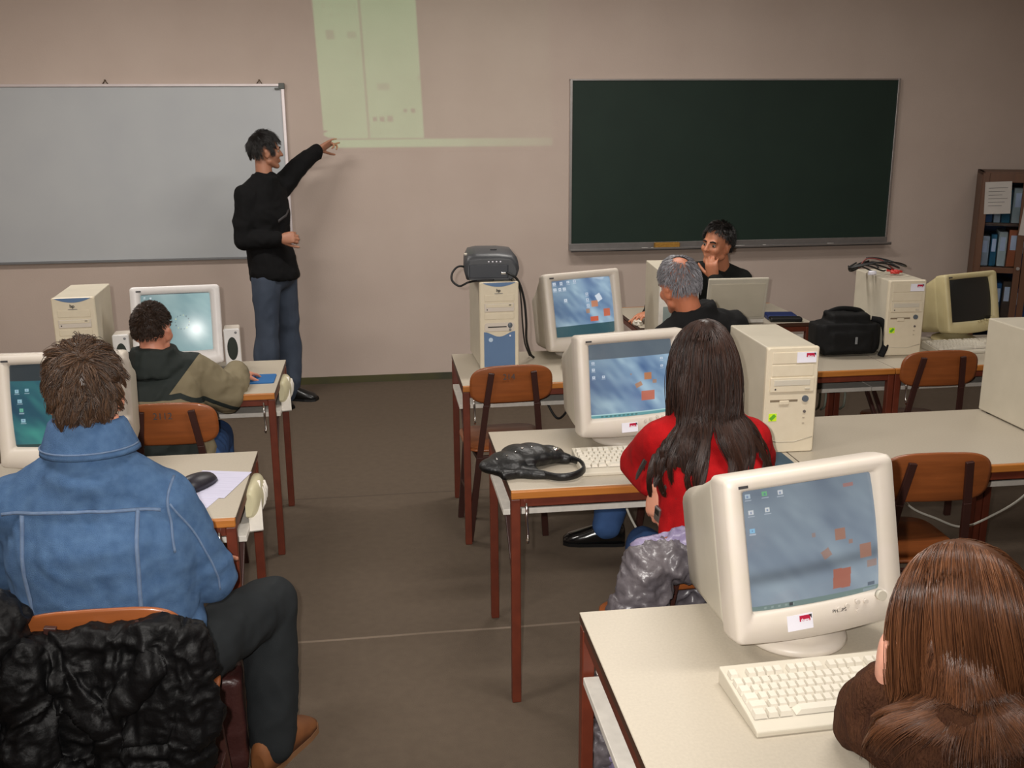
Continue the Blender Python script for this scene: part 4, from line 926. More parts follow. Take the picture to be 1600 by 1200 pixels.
# ---- hair: many tapered strands grown from the scalp
def hair(pp, n, m, root, flow, length, seg=12, grav=.2, stiff=.75, noise_=.12, r=.0011, clump=.5, nclump=90, cols=(), seed=1, lift=.0, taper=.35, cap=True, wave=0., cap_r=1.0, name='hair', fall=None):
    rg = np.random.default_rng(seed); C, B, hs, org, t = pp['C'], pp['B'], pp['hs'], pp['org'], pp['t']
    er = V(.077, .098, .101) * hs; ec = C + hs * (B @ V(0, -.012, .02))
    d = rg.normal(size=(n * 8, 3)); d /= np.linalg.norm(d, axis=1)[:, None]; d = d[root(d[:, 0], d[:, 1], d[:, 2])][:n]; n = len(d)
    p = d * er; nr = d / er; nr /= np.linalg.norm(nr, axis=1)[:, None]
    f_ = flow(d); f_ = f_ - nr * (f_ * nr).sum(1)[:, None]; f_ /= np.linalg.norm(f_, axis=1)[:, None] + 1e-9
    v = f_ + nr * lift + rg.normal(size=(n, 3)) * noise_; v /= np.linalg.norm(v, axis=1)[:, None]
    p = p @ B.T + ec; v = v @ B.T; Ln = length(d, rg) if callable(length) else np.full(n, length); step = Ln / seg
    Ms = [(ec, B * (er * 1.03))] + [(np.asarray(c, float), np.asarray(A, float)) for c, A in cols]
    Mi = [(c, np.linalg.inv(A), A) for c, A in Ms]; P = [p.copy()]; down = V(0, 0, -1) if fall is None else unit(fall)
    for k in range(seg):
        v = v * stiff + down * grav + rg.normal(size=(n, 3)) * noise_ * .25
        v /= np.linalg.norm(v, axis=1)[:, None]; q = p + v * step[:, None]
        for c, Ai, A in Mi:
            l = (q - c) @ Ai.T; rr = np.linalg.norm(l, axis=1); ins = rr < 1
            if ins.any(): q[ins] = c + (l[ins] / rr[ins][:, None]) @ A.T
        v = (q - p) / np.maximum(np.linalg.norm(q - p, axis=1), 1e-6)[:, None]; p = q; P.append(p.copy())
    P = np.stack(P, 1)                                     # n, seg+1, 3
    if clump and nclump:
        gi = rg.choice(n, min(nclump, n), replace=False); mid = seg // 2
        D = np.linalg.norm(P[:, None, 0] - P[None, gi, 0], axis=2) + .5 * np.linalg.norm(P[:, None, mid] - P[None, gi, mid], axis=2); own = gi[D.argmin(1)]
        w_ = (np.linspace(0, 1, seg + 1) ** 1.2 * clump)[None, :, None]; P = P * (1 - w_) + P[own] * w_
        if wave:
            ph = rg.random(n)[own] * 6.28; amp = wave * (.5 + rg.random(n)[own]); tt = np.linspace(0, 1, seg + 1)[None, :]
            sw = (amp[:, None] * np.sin(ph[:, None] + tt * 9) * tt ** 1.3)[:, :, None]; P = P + sw * V(1, .25, 0)
    T = np.gradient(P, axis=1); T /= np.linalg.norm(T, axis=2)[:, :, None] + 1e-9
    a = np.cross(T, V(.31, .55, .77)); a /= np.linalg.norm(a, axis=2)[:, :, None] + 1e-9; b = np.cross(T, a)
    rad = (r * (1 - (1 - taper) * np.linspace(0, 1, seg + 1) ** 2))[None, :, None] * (.7 + .6 * rg.random((n, 1, 1)))
    ring = np.stack([P + rad * (math.cos(q) * a + math.sin(q) * b) for q in (0, 2.094, 4.189)], 2) - org
    vs = ring.reshape(-1, 3); base = (np.arange(n)[:, None, None] * (seg + 1) + np.arange(seg)[None, :, None]) * 3; j = np.arange(3)[None, None, :]; k = (j + 1) % 3
    fs = np.stack([base + j, base + k, base + 3 + k, base + 3 + j], 3).reshape(-1, 4)
    tone = np.repeat(rg.random(n), (seg + 1) * 3)
    if cap:
        mbc = MB().ell((0, 0, 0), 1, None, 40, 28); cv = np.array(mbc.v); keep = root(cv[:, 0], cv[:, 1], cv[:, 2])
        cf = np.array([f for f in mbc.f if all(keep[i] for i in f)]); cvw = (cv * er * 1.012 * cap_r) @ B.T + ec - org
        fs = np.concatenate([fs, cf + len(vs)]) if len(cf) else fs; vs = np.concatenate([vs, cvw]); tone = np.concatenate([tone, np.full(len(cv), .3)])
    me = bpy.data.meshes.new(name); me.vertices.add(len(vs)); me.vertices.foreach_set('co', vs.ravel()); me.loops.add(len(fs) * 4); me.loops.foreach_set('vertex_index', fs.ravel())
    me.polygons.add(len(fs)); me.polygons.foreach_set('loop_start', np.arange(len(fs)) * 4); me.polygons.foreach_set('use_smooth', [True] * len(fs)); me.update(calc_edges=True); me.validate()
    if len(me.vertices) == len(tone):
        at2 = me.attributes.new('tone', 'FLOAT', 'POINT'); at2.data.foreach_set('value', tone.astype(np.float32))
    me.materials.append(m); ob = bpy.data.objects.new(name, me); COL.objects.link(ob); ob.parent = t
    return ob
def hair_mat(name, c, c2, rough=.38, spec=.6):
    m = bpy.data.materials.new(name); m.use_nodes = True; g = NT(m); b = bsdf(m); a = g.node('ShaderNodeAttribute'); a.attribute_name = 'tone'
    g.link(g.mix(a.outputs['Fac'], lin(c), lin(c2)), b.inputs['Base Color']); b.inputs['Roughness'].default_value = rough; b.inputs['Specular IOR Level'].default_value = spec
    return m
def capsule(p, q, r):                       # stretched ellipsoid collider
    p = np.asarray(p, float); q = np.asarray(q, float); a, b, d = frame_of(q - p); L = np.linalg.norm(q - p) / 2 + r
    return ((p + q) / 2, np.array([a * r, b * r, d * L]).T)
def short_root(x, y, z): return (z > -.50 + .62 * np.clip(y + .55, 0, 2) + np.where(y > .35, .25, 0)) & ~((np.abs(x) > .80) & (z < .05) & (y > -.35) & (y < .4))
def whorl(cx=0., cy=-.55, cz=.83):
    def f(d): return d - V(cx, cy, cz)
    return f

# 1 the man pointing at the wall
M_blk = mat('black_sweatshirt', (15, 15, 17), .9, col2=(12, 12, 13), nscale=20, sheen=.0, spec=.25)
M_jean = mat('faded_jeans', (84, 94, 110), .85, col2=(44, 52, 66), nscale=4, namt=.7, bump=.2, bscale=500, spec=.2)
A = person('man in a black sweatshirt and jeans standing by the whiteboard, pointing at the wall', (-.66, -.46, 0), dict(
    head=(-.672, -.45, 1.695), F=(.93, .36, .0), U=(0.05, 0, 1), neck=(-.69, -.46, 1.535), pelvis=(-.665, -.46, .88), waist=(-.70, -.47, 1.08), shR=(-.80, -.555, 1.405), shL=(-.60, -.345, 1.445),
    elR=(-.835, -.60, 1.13), wrR=(-.60, -.63, 1.14), elL=(-.46, -.27, 1.60), wrL=(-.345, -.20, 1.685),
    hipR=(-.715, -.54, .87), hipL=(-.62, -.385, .87), knR=(-.735, -.56, .48), knL=(-.605, -.37, .48), anR=(-.755, -.56, .085), anL=(-.62, -.40, .085), toeR=(-.60, -.66, .03), toeL=(-.45, -.46, .03)),
    skin_mat('skin_olive', (178, 124, 98)), 1., .98,
    hands=dict(L=dict(d=V(.8, .25, .45), n=V(.25, -.5, -.75), fing=[(5, 5, 5), (40, 60, 40), (60, 70, 50), (10, 14, 10)], thumb=50), R=dict(d=V(.85, -.2, .1), n=V(-.1, .9, -.3), curl=(55, 75, 50), thumb=30, tcurl=40)),
    top=dict(m=M_blk, name='sweatshirt', off=.026, hem=.0, arm=.026, cuff=.022, cut=.03, extra=[lambda mb: mb.loft([[V(cx_ + .158 * math.cos(q) * k_, -.46 + .15 * math.sin(q) * k_, z_) for q in np.linspace(0, 2 * math.pi, 24, endpoint=False)] for cx_, z_, k_ in ((-.70, 1.12, .8), (-.68, 1.0, 1.), (-.667, .90, 1.), (-.665, .862, .98))])], fold=[dict(scale=7, amp=.012, stretch=(1, 1, .7)), dict(scale=18, amp=.004)]),
    legs=dict(m=M_jean, name='jeans', off=.014, bot=.032, cut=-.05, fold=[dict(scale=9, amp=.010, stretch=(1, 1, .5))]), shoes=dict(m=mat('black_shoe', (18, 18, 18), .3)), browcol=(22, 18, 16), neck_r=.050)
bl = MB().tube([(-.545 + .66, -.52 + .46, 1.31), (-.555 + .66, -.60 + .46, 1.285), (-.60 + .66, -.665 + .46, 1.255)], .010, 6, flat=(.3, 1)).build('chest_lettering', mat('dim_print', (72, 70, 72), .8), A['t'])
M_h1 = hair_mat('hair_black', (16, 13, 12), (34, 28, 25), .45)
hair(A, 2600, M_h1, lambda x, y, z: short_root(x, y, z) | ((np.abs(x) > .6) & (y > .05) & (y < .45) & (z > -.30) & (z < .4)), whorl(0, -.6, .75), lambda d, rg: .032 + .022 * rg.random(len(d)) + .012 * (d[:, 2] > .3), 8, .12, .9, .25, .0013, .5, 120, lift=.25, seed=11)

# 2 the man in denim
M_den = mat('blue_denim', (92, 122, 158), .95, col2=(54, 82, 120), nscale=38, namt=.9, bump=.6, bscale=700, spec=.2, detail=8)
M_blkj = mat('black_jeans', (38, 41, 43), .9, col2=(30, 33, 35), nscale=9, bump=.15, bscale=500, spec=.2)
A = person('man in a denim jacket seated with his back to the camera, left foreground', (-.68, -4.92, 0), dict(
    head=(-.684, -4.94, 1.272), F=(-.16, 1, -.08), U=(0, .12, 1), neck=(-.682, -4.96, 1.115), pelvis=(-.675, -4.88, .53), waist=(-.69, -4.955, .78), shR=(-.54, -4.93, .985), shL=(-.86, -4.93, .995),
    elR=(-.452, -4.87, .755), wrR=(-.50, -4.64, .70), elL=(-.95, -4.84, .80), wrL=(-.80, -4.60, .775), hipR=(-.57, -4.87, .50), hipL=(-.77, -4.87, .50), knR=(-.352, -4.50, .485), knL=(-.86, -4.47, .50),
    anR=(-.362, -4.585, .085), anL=(-.84, -4.52, .085), toeR=(-.27, -4.42, .03), toeL=(-.86, -4.3, .03)), skin_mat('skin_fair', (206, 142, 116)), 1., 1.0,
    hands=dict(R=dict(d=V(-.1, 1, -.1), n=V(0, 0, -1), curl=(15, 20, 15)), L=dict(d=V(.3, 1, -.1), n=V(0, 0, -1))),
    top=dict(m=M_den, name='denim_jacket', off=.036, hem=.02, arm=.026, cuff=.024, voxel=.007, extra=[lambda mb: mb.cone((-.684, -4.955, 1.09), (-.684, -4.95, 1.145), .085, .072), lambda mb: mb.cone((-.55, -4.95, .90), (-.585, -4.93, .62), .085, .10), lambda mb: mb.cone((-.82, -4.95, .90), (-.78, -4.93, .62), .085, .10), lambda mb: mb.cone((-.535, -4.93, .66), (-.55, -4.92, .58), .07, .07)],
        fold=[dict(scale=5, amp=.010, stretch=(.8, 1, 1.2), warp=.9), dict(scale=14, amp=.005, warp=1.)]),
    legs=dict(m=M_blkj, name='jeans', off=.022, bot=.030, cut=-.02), shoes=dict(m=mat('tan_suede', (128, 78, 38), .75, col2=(98, 56, 26), nscale=12), sole=mat('tan_sole', (120, 84, 54), .7), lace=mat('tan_lace', (190, 130, 70), .7)), browcol=(70, 48, 34))
tp = A['top']; bv = BVHTree.FromPolygons([Vector(q.co) for q in tp.data.vertices], [tuple(f.vertices) for f in tp.data.polygons]); M_st = mat('denim_seam', (118, 138, 166), .9, bump=.6, bscale=900, col2=(96, 118, 152), nscale=60); org = A['org']
def seam(pts, d=(0, 1, 0), r=.0030, name='seam', m_=None, back=1.):
    out = []
    for p in smooth_path(pts, 8):
        o_ = Vector(np.asarray(p) - org - np.asarray(d) * back); h = bv.ray_cast(o_, Vector(d))
        if h[0] is not None: out.append(np.array(h[0]) + np.array(h[1]) * .0008)
    if len(out) > 3:
        v_ = np.array(out); v_[1:-1] = (v_[:-2] + v_[1:-1] * 2 + v_[2:]) / 4; MB().tube(list(v_), r, 6, flat=(1, 1)).build(name, m_ or M_st, tp)
Yb = -4.95
seam([(-.88, Yb, 1.005), (-.76, Yb, 1.015), (-.65, Yb, 1.013), (-.525, Yb, .995)], r=.0045)
for xa, xb in ((-.575, -.585), (-.83, -.815)): seam([(xa, Yb, 1.005), (xa - .003, Yb, .85), (xb, Yb, .63)], r=.0055)
seam([(-.495, Yb, 1.075), (-.51, Yb, 1.02), (-.505, Yb, .95), (-.50, Yb, .89)], r=.0035); seam([(-.505, Yb, 1.005), (-.46, Yb, .91), (-.425, Yb, .80), (-.42, Yb, .74)], r=.0028)

col_ = lambda r_, z: [V(-.684 + r_ * 1.02 * math.cos(q), -4.952 + r_ * .94 * math.sin(q), z - .022 * math.sin(q) * (1 if math.sin(q) > 0 else .2)) - org for q in np.linspace(0, 2 * math.pi, 40, endpoint=False)]
MB().loft([col_(r_, z) for r_, z in ((.094, 1.135), (.111, 1.132), (.110, 1.140), (.098, 1.172), (.086, 1.205), (.079, 1.213), (.074, 1.206), (.080, 1.16), (.094, 1.135))], True, False).build('collar', M_den, tp)
MB().tube([p * V(1, 1, 1) + V(0, -.0015, .012) for p in [col_(.1085, 1.136)[k] for k in range(20, 41 - 1)] + [col_(.1085, 1.136)[0]]], .0022, 6).build('seam', M_st, tp)
seam([(-.75, Yb, .615), (-.65, Yb, .612), (-.54, Yb, .61)], r=.004)
M_h2 = hair_mat('hair_brown', (36, 24, 17), (84, 60, 42), .45, .4)
hair(A, 4200, M_h2, lambda x, y, z: (short_root(x, y, z) | ((z > -.86) & (y < -.30))), whorl(.05, -.62, .72), lambda d, rg: .036 + .028 * rg.random(len(d)) - .016 * (d[:, 2] < -.45) - .022 * ((np.abs(d[:, 0]) > .5) & (d[:, 2] < .35) & (d[:, 1] > -.5)), 9, .12, .86, .40, .0012, .75, 130, lift=.26, seed=5)

# 3 the boy
m = mat('two_tone_jacket', (126, 116, 92), .75, col2=(112, 102, 80), nscale=8, spec=.25); g = NT(m); b = bsdf(m); src = b.inputs['Base Color'].links[0].from_socket
sp = g.node('ShaderNodeSeparateXYZ'); g.link(g.node('ShaderNodeNewGeometry').outputs['Position'], sp.inputs[0]); X_, Z_ = sp.outputs[0], sp.outputs[2]
dk = g.math('GREATER_THAN', Z_, g.math('ADD', .80, g.math('MULTIPLY', g.math('MAXIMUM', g.math('ADD', X_, .855), 0.), 1.25)))       # dark yoke falling to the spine
ax = g.math('ABSOLUTE', g.math('SUBTRACT', Z_, g.math('SUBTRACT', .805, g.math('MULTIPLY', g.math('MAXIMUM', g.math('ADD', X_, .80), 0.), .55))))
stp = g.math('LESS_THAN', ax, .011); hemb = g.math('LESS_THAN', Z_, .728)
allm = g.math('MAXIMUM', dk, g.math('MAXIMUM', stp, g.math('MULTIPLY', hemb, g.math('LESS_THAN', X_, -.74))))
g.link(g.mix(allm, src, lin((34, 40, 38))), b.inputs['Base Color'])
M_jn2 = mat('blue_jeans', (62, 92, 140), .85, col2=(44, 66, 104), nscale=6, bump=.2, bscale=500, spec=.2)
A = person('boy in a black and khaki jacket seated at the white monitor with speakers', (-.88, -3.16, 0), dict(
    head=(-.915, -3.10, 1.052), F=(.22, .95, -.10), U=(0, .15, 1), neck=(-.91, -3.135, .935), pelvis=(-.86, -3.17, .50), waist=(-.875, -3.19, .68), shR=(-.768, -3.09, .862), shL=(-1.05, -3.09, .868),
    elR=(-.655, -3.05, .745), wrR=(-.625, -2.865, .79), elL=(-1.13, -3.0, .78), wrL=(-1.0, -2.86, .79), hipR=(-.76, -3.17, .49), hipL=(-.94, -3.17, .49), knR=(-.74, -2.82, .50), knL=(-.96, -2.80, .50),
    anR=(-.75, -2.84, .085), anL=(-.95, -2.80, .085), toeR=(-.74, -2.6, .03), toeL=(-.96, -2.6, .03)), skin_mat('skin_boy', (200, 134, 108)), .92, .93,
    hands=dict(R=dict(d=V(.45, .85, -.15), n=V(0, 0, -1), curl=(12, 18, 12)), L=dict(d=V(.2, 1, -.1), n=V(0, 0, -1))),
    top=dict(m=m, name='jacket', off=.030, hem=.0, arm=.036, cuff=.034, cut=.0, extra=[lambda mb: mb.loft([[V(-.91 + r_ * math.cos(q), -3.135 + r_ * math.sin(q), z) for q in np.linspace(0, 2 * math.pi, 20, endpoint=False)] for r_, z in ((.11, .88), (.095, .945), (.082, .985), (.066, .98))]), lambda mb: mb.cone((-.66, -3.05, .76), (-.655, -2.98, .775), .07, .066)], fold=[dict(scale=9, amp=.012, warp=1.), dict(scale=22, amp=.005)]),
    legs=dict(m=M_jn2, name='jeans', off=.018, bot=.022), shoes=dict(m=mat('grey_trainer', (90, 92, 96), .6)), browcol=(40, 28, 22))
hair(A, 2600, hair_mat('hair_dark_brown', (30, 20, 15), (58, 40, 28), .5, .3), lambda x, y, z: short_root(x, y, z), whorl(0, -.6, .7), lambda d, rg: .010 + .010 * rg.random(len(d)), 6, .06, .92, .28, .0014, .4, 120, lift=.35, seed=7)

# 4 the grey-haired man
A = person('grey-haired balding man in a black jacket, seated behind the woman in red', (1.36, -3.24, 0), dict(
    head=(1.285, -3.19, 1.192), F=(-.30, .93, -.20), U=(-.22, .2, 1), neck=(1.345, -3.20, 1.045), pelvis=(1.40, -3.28, .53), waist=(1.40, -3.29, .76), shR=(1.545, -3.14, .985), shL=(1.225, -3.24, .955),
    elR=(1.60, -2.98, .80), wrR=(1.50, -2.94, .80), elL=(1.13, -3.06, .79), wrL=(1.24, -2.96, .79), hipR=(1.50, -3.25, .50), hipL=(1.31, -3.30, .50), knR=(1.55, -2.86, .49), knL=(1.13, -2.97, .47),
    anR=(1.55, -2.9, .085), anL=(1.0, -3.15, .085), toeR=(1.56, -2.7, .03), toeL=(.84, -3.12, .03)), skin_mat('skin_ruddy', (196, 122, 90)), 1., 1.,
    hands=dict(R=dict(d=V(-1, .3, -.1), n=V(0, 0, -1)), L=dict(d=V(1, .3, -.1), n=V(0, 0, -1))),
    top=dict(m=mat('black_wool', (22, 22, 23), .9, col2=(17, 17, 18), nscale=20, spec=.25), name='jacket', off=.034, hem=.05, arm=.026, cuff=.022, extra=[lambda mb: mb.loft([[V(1.352 + r_ * math.cos(q), -3.20 + r_ * math.sin(q), z + .02 * math.cos(q)) for q in np.linspace(0, 2 * math.pi, 20, endpoint=False)] for r_, z in ((.115, 1.0), (.095, 1.06), (.080, 1.10), (.062, 1.09))])], fold=[dict(scale=8, amp=.010), dict(scale=20, amp=.004)]),
    legs=dict(m=M_jn2, name='jeans', off=.018, bot=.028, cut=.0), shoes=dict(m=mat('polished_black', (15, 15, 16), .16, coat=.6)), browcol=(90, 86, 84))
M_h4 = hair_mat('hair_grey', (70, 68, 72), (158, 156, 162), .42)
hair(A, 3600, M_h4, lambda x, y, z: short_root(x, y, z) & (((x + .03) / .34) ** 2 + ((y + .38) / .36) ** 2 + ((z - .86) / .34) ** 2 > 1), whorl(-.05, -.45, .85), lambda d, rg: .018 + .016 * rg.random(len(d)), 6, .10, .90, .14, .0012, .3, 150, lift=.16, seed=8, cap=False)

# 5 the man seated below the chalkboard
A = person('man in a dark sweater seated below the chalkboard, chin resting on his hand', (2.08, -1.35, 0), dict(
    head=(2.005, -1.585, 1.165), F=(-.80, -.58, .02), U=(.12, -.05, 1), neck=(2.055, -1.525, 1.0), pelvis=(2.12, -1.20, .53), waist=(2.11, -1.30, .74), shR=(1.875, -1.50, .98), shL=(2.185, -1.52, .935),
    elR=(1.66, -1.60, .83), wrR=(1.555, -1.77, .79), elL=(2.14, -1.63, .785), wrL=(1.97, -1.655, .965), hipR=(2.02, -1.18, .5), hipL=(2.22, -1.18, .5), knR=(1.98, -1.60, .49), knL=(2.24, -1.6, .49),
    anR=(1.98, -1.55, .085), anL=(2.24, -1.55, .085), toeR=(1.98, -1.8, .03), toeL=(2.24, -1.8, .03)), skin_mat('skin_tan', (190, 124, 92)), 1., 1.,
    hands=dict(R=dict(d=V(-.65, -.72, .05), n=V(0, 0, -1), curl=(22, 28, 18), spread=8), L=dict(d=V(-.25, -.12, .95), n=V(.55, .75, .1), curl=(35, 45, 30), thumb=55)),
    top=dict(m=mat('dark_sweater', (26, 28, 27), .9, col2=(20, 22, 21), nscale=20, spec=.25), name='sweater', off=.022, hem=.05, arm=.018, cuff=.016, fold=[dict(scale=8, amp=.008)]),
    legs=dict(m=M_blkj, name='trousers'), shoes=dict(m=M_rubber), browcol=(20, 14, 12))
hair(A, 2600, M_h1, lambda x, y, z: short_root(x, y, z), whorl(0, -.55, .8), lambda d, rg: .026 + .02 * rg.random(len(d)), 7, .05, .92, .22, .0013, .4, 120, lift=.40, seed=13)

# 6 the woman in red
M_redk = mat('red_knit', (172, 14, 19), .9, col2=(142, 8, 13), nscale=30, bump=.25, bscale=350, spec=.2)
A = person('long-haired woman in a red sweater seated with her back to the camera', (.94, -4.68, 0), dict(
    head=(.932, -4.59, 1.205), F=(-.12, 1, -.10), U=(0, .12, 1), neck=(.935, -4.625, 1.055), pelvis=(.965, -4.72, .53), waist=(.95, -4.715, .75), shR=(1.075, -4.62, .96), shL=(.815, -4.62, .97),
    elR=(1.16, -4.48, .80), wrR=(1.10, -4.34, .79), elL=(.788, -4.455, .85), wrL=(.797, -4.625, .832), hipR=(1.06, -4.71, .50), hipL=(.87, -4.71, .50), knR=(1.06, -4.30, .50), knL=(.86, -4.30, .50),
    anR=(1.06, -4.25, .085), anL=(.86, -4.25, .085), toeR=(1.06, -4.0, .03), toeL=(.86, -4.0, .03)), skin_mat('skin_rose', (214, 150, 124)), .95, .97, True,
    hands=dict(L=dict(d=V(-.10, -.16, -.95), n=V(.80, .60, -.05), s=.88, fing=[(18, 28, 20), (24, 34, 25), (32, 40, 25), (38, 44, 28)], spread=9, thumb=30), R=dict(d=V(-.2, .9, -.1), n=V(0, 0, -1))), voxel=.005,
    top=dict(m=M_redk, name='sweater', off=.020, hem=.07, arm=.020, cuff=.018, cut=.035, extra=[lambda mb: mb.cone((.88, -4.69, .84), (.88, -4.70, .62), .085, .095), lambda mb: mb.cone((1.03, -4.69, .84), (1.03, -4.70, .62), .085, .10)], fold=[dict(scale=7, amp=.007, warp=.9), dict(scale=18, amp=.003)]),
    legs=dict(m=M_jn2, name='jeans', off=.012, bot=.018), shoes=dict(m=M_rubber), browcol=(40, 28, 20), neck_r=.046)
ph = thing('mobile_phone', 'small silver phone held in the hand of the woman in red', 'phone', (.789, -4.672, .766), R_(20)); ph.scale = (.6, .6, .6); ph.rotation_euler = (R_(20), R_(-12), R_(20))
MB().span((-.009, -.022, -.045), (.009, .022, .045)).build('body', M_alu, ph, .005); MB().span((-.0095, -.015, .0), (-.0088, .015, .035)).build('screen', M_dark, ph)
def long_root(x, y, z): return (z > -.42 + .70 * np.clip(y + .3, 0, 2)) & ~((y > .62) & (z < .55))
M_h6 = hair_mat('hair_dark_chestnut', (20, 12, 9), (58, 35, 25), .38, .35)
bc6 = [((.945, -4.66, .80), np.diag([.165, .150, .30])), capsule((.84, -4.62, .955), (1.04, -4.62, .95), .08), capsule((.935, -4.62, 1.0), (.935, -4.60, 1.12), .07)]
hair(A, 5200, M_h6, long_root, lambda d: np.stack([np.sign(d[:, 0] + .12) * .7 * np.clip((d[:, 1] + .75) / .6, 0, 1) * np.clip(d[:, 2] + .4, 0, 1) + d[:, 0] * .12, -.35 - .5 * np.clip(d[:, 1], -1, .5), -.55 + .0 * d[:, 2]], 1), lambda d, rg: (.31 + .13 * rg.random(len(d)) + .13 * np.clip(d[:, 2], 0, 1)), 24, .34, .78, .10, .0012, .85, 46, bc6, seed=3, lift=.08, wave=.022, fall=(.0, -.12, -1))

# 7 the brown-haired woman, nearest
M_brk = mat('brown_knit', (92, 60, 40), .95, col2=(50, 30, 26), nscale=60, namt=.9, bump=.9, bscale=260, spec=.1, stretch=(1, 1, .35))
A = person('woman with long glossy brown hair and brown sweater, head propped on her hand', (1.0, -6.08, 0), dict(
    head=(.947, -5.915, 1.085), F=(-.62, .76, -.18), U=(-.10, .12, 1), neck=(.965, -6.01, .955), pelvis=(1.03, -6.22, .53), waist=(1.02, -6.20, .70), shR=(1.10, -6.10, .885), shL=(.90, -5.995, .868),
    elR=(1.18, -5.98, .78), wrR=(1.05, -5.80, .79), elL=(.866, -5.80, .80), wrL=(.858, -5.865, .93), hipR=(1.12, -6.2, .5), hipL=(.93, -6.2, .5), knR=(1.12, -5.78, .49), knL=(.92, -5.75, .49),
    anR=(1.12, -5.75, .085), anL=(.92, -5.72, .085), toeR=(1.12, -5.5, .03), toeL=(.92, -5.5, .03)), skin_mat('skin_pale', (226, 164, 140)), .95, .98, True,
    hands=dict(L=dict(d=V(-.05, -.05, 1), n=V(.62, -.6, .3), curl=(35, 50, 35), thumb=35), R=dict(d=V(-.7, .6, -.05), n=V(0, 0, -1))), voxel=.005,
    top=dict(m=M_brk, name='sweater', off=.026, hem=.06, arm=.022, cuff=.022, cut=.02, extra=[lambda mb: mb.loft([[V(.96 + r_ * math.cos(q), -6.0 + r_ * math.sin(q), z) for q in np.linspace(0, 2 * math.pi, 20, endpoint=False)] for r_, z in ((.11, .90), (.10, .95), (.085, .97), (.06, .95))])], fold=[dict(scale=9, amp=.012, warp=1.), dict(scale=40, amp=.003)]),
    legs=dict(m=M_blkj, name='trousers'), shoes=dict(m=M_rubber), browcol=(90, 60, 40), neck_r=.046)
M_h7 = hair_mat('hair_light_brown', (56, 32, 20), (122, 78, 50), .32, .5)
bc7 = [((.985, -6.06, .74), np.diag([.19, .16, .26])), capsule((1.10, -6.10, .885), (.865, -5.985, .875), .10), capsule((.965, -6.01, .93), (.93, -5.94, 1.03), .075)]
hair(A, 10000, M_h7, lambda x, y, z: (z > -.35 + .55 * np.clip(y + .2, 0, 2)) & ~((y > .80) & (z < .40)), lambda d: np.stack([np.sign(d[:, 0] - .10 + .06 * np.sin(d[:, 1] * 57)) * .9, -.30 + .0 * d[:, 0], -.35 + .0 * d[:, 0]], 1), lambda d, rg: (.23 + .05 * rg.random(len(d)) + .22 * np.clip((d[:, 0] + .45) / .7, 0, 1) + .07 * np.clip(d[:, 2], 0, 1)), 22, .24, .82, .05, .00065, .6, 80, bc7, seed=21, lift=.06, wave=.006, fall=(.24, .02, -1))
# ------------------------------------------------------------------ light
def light(name, kind, energy, loc, rot=(0, 0, 0), col=(1, 1, 1), **kw):
    l = bpy.data.lights.new(name, kind); l.energy = energy; l.color = col
    for k, v in kw.items(): setattr(l, k, v)
    o = bpy.data.objects.new(name, l); COL.objects.link(o); o.location = loc; o.rotation_euler = rot; return o
w = bpy.data.worlds.new('room_air'); SC.world = w; w.use_nodes = True
w.node_tree.nodes['Background'].inputs[0].default_value = (1, .95, .9, 1); w.node_tree.nodes['Background'].inputs[1].default_value = .02
CAM = V(0, -7.346, 1.886); yaw, pitch, roll = R_(7.705), R_(14.734), R_(-.375)
# the camera's own flash, just left of and above its lens
fl = light('camera_flash', 'SPOT', 300, (CAM[0] - .055, CAM[1] + .03, CAM[2] + .035), (math.pi / 2 - R_(12.5), 0, -R_(5)), (1, .955, .90), spot_size=R_(86), spot_blend=.85, shadow_soft_size=.014)
# fluorescent battens on the ceiling
for k, (x, y) in enumerate(((-1.6, -2.0), (-1.6, -5.2), (1.2, -2.0), (1.2, -5.2), (3.8, -2.4), (3.8, -5.6))):
    light('ceiling_batten', 'AREA', 40 if x < 3 else 11, (x, y, 3.06), (0, 0, 0), (1, .95, .89), shape='RECTANGLE', size=1.3, size_y=.25)
# the projector's beam: an LCD picture thrown on the front wall
px, py, pz = .515, -2.41, 1.232
pj = light('projector_beam', 'SPOT', 66, (px, py, pz), (math.pi / 2, 0, 0), (1, 1, 1), spot_size=R_(86), spot_blend=0., shadow_soft_size=.003)
pj.data.use_nodes = True; g = NT(pj.data); em = g.n['Emission']
nrm = g.node('ShaderNodeTexCoord').outputs['Normal']; sp = g.node('ShaderNodeSeparateXYZ'); g.link(nrm, sp.inputs[0])
D_ = abs(py); iz = g.math('DIVIDE', -D_, sp.outputs[2])
X = g.math('ADD', g.math('MULTIPLY', sp.outputs[0], iz), px); Z = g.math('ADD', g.math('MULTIPLY', sp.outputs[1], iz), pz)
Xk = g.math('ADD', X, g.math('MULTIPLY', g.math('SUBTRACT', Z, 1.69), .036))      # keystone: left side leans outwards
def edge(v, a, b, s=.008):
    u = g.math('DIVIDE', g.math('SUBTRACT', v, a), s, True) if False else None
    n = g.n.new('ShaderNodeMapRange'); n.interpolation_type = 'SMOOTHSTEP'; n.inputs[1].default_value = a - s; n.inputs[2].default_value = a + s; g.link(v, n.inputs[0])
    m_ = g.n.new('ShaderNodeMapRange'); m_.interpolation_type = 'SMOOTHSTEP'; m_.inputs[1].default_value = b - s; m_.inputs[2].default_value = b + s; m_.inputs[3].default_value = 1; m_.inputs[4].default_value = 0; g.link(v, m_.inputs[0])
    return g.math('MULTIPLY', n.outputs[0], m_.outputs[0])
def rect(x0, x1, z0, z1, s=.008, sx=None): return g.math('MULTIPLY', edge(Xk if x0 < .2 else X, x0, x1, sx or s), edge(Z, z0, z1, s))
tools = rect(-.31, .383, 1.752, 2.95)
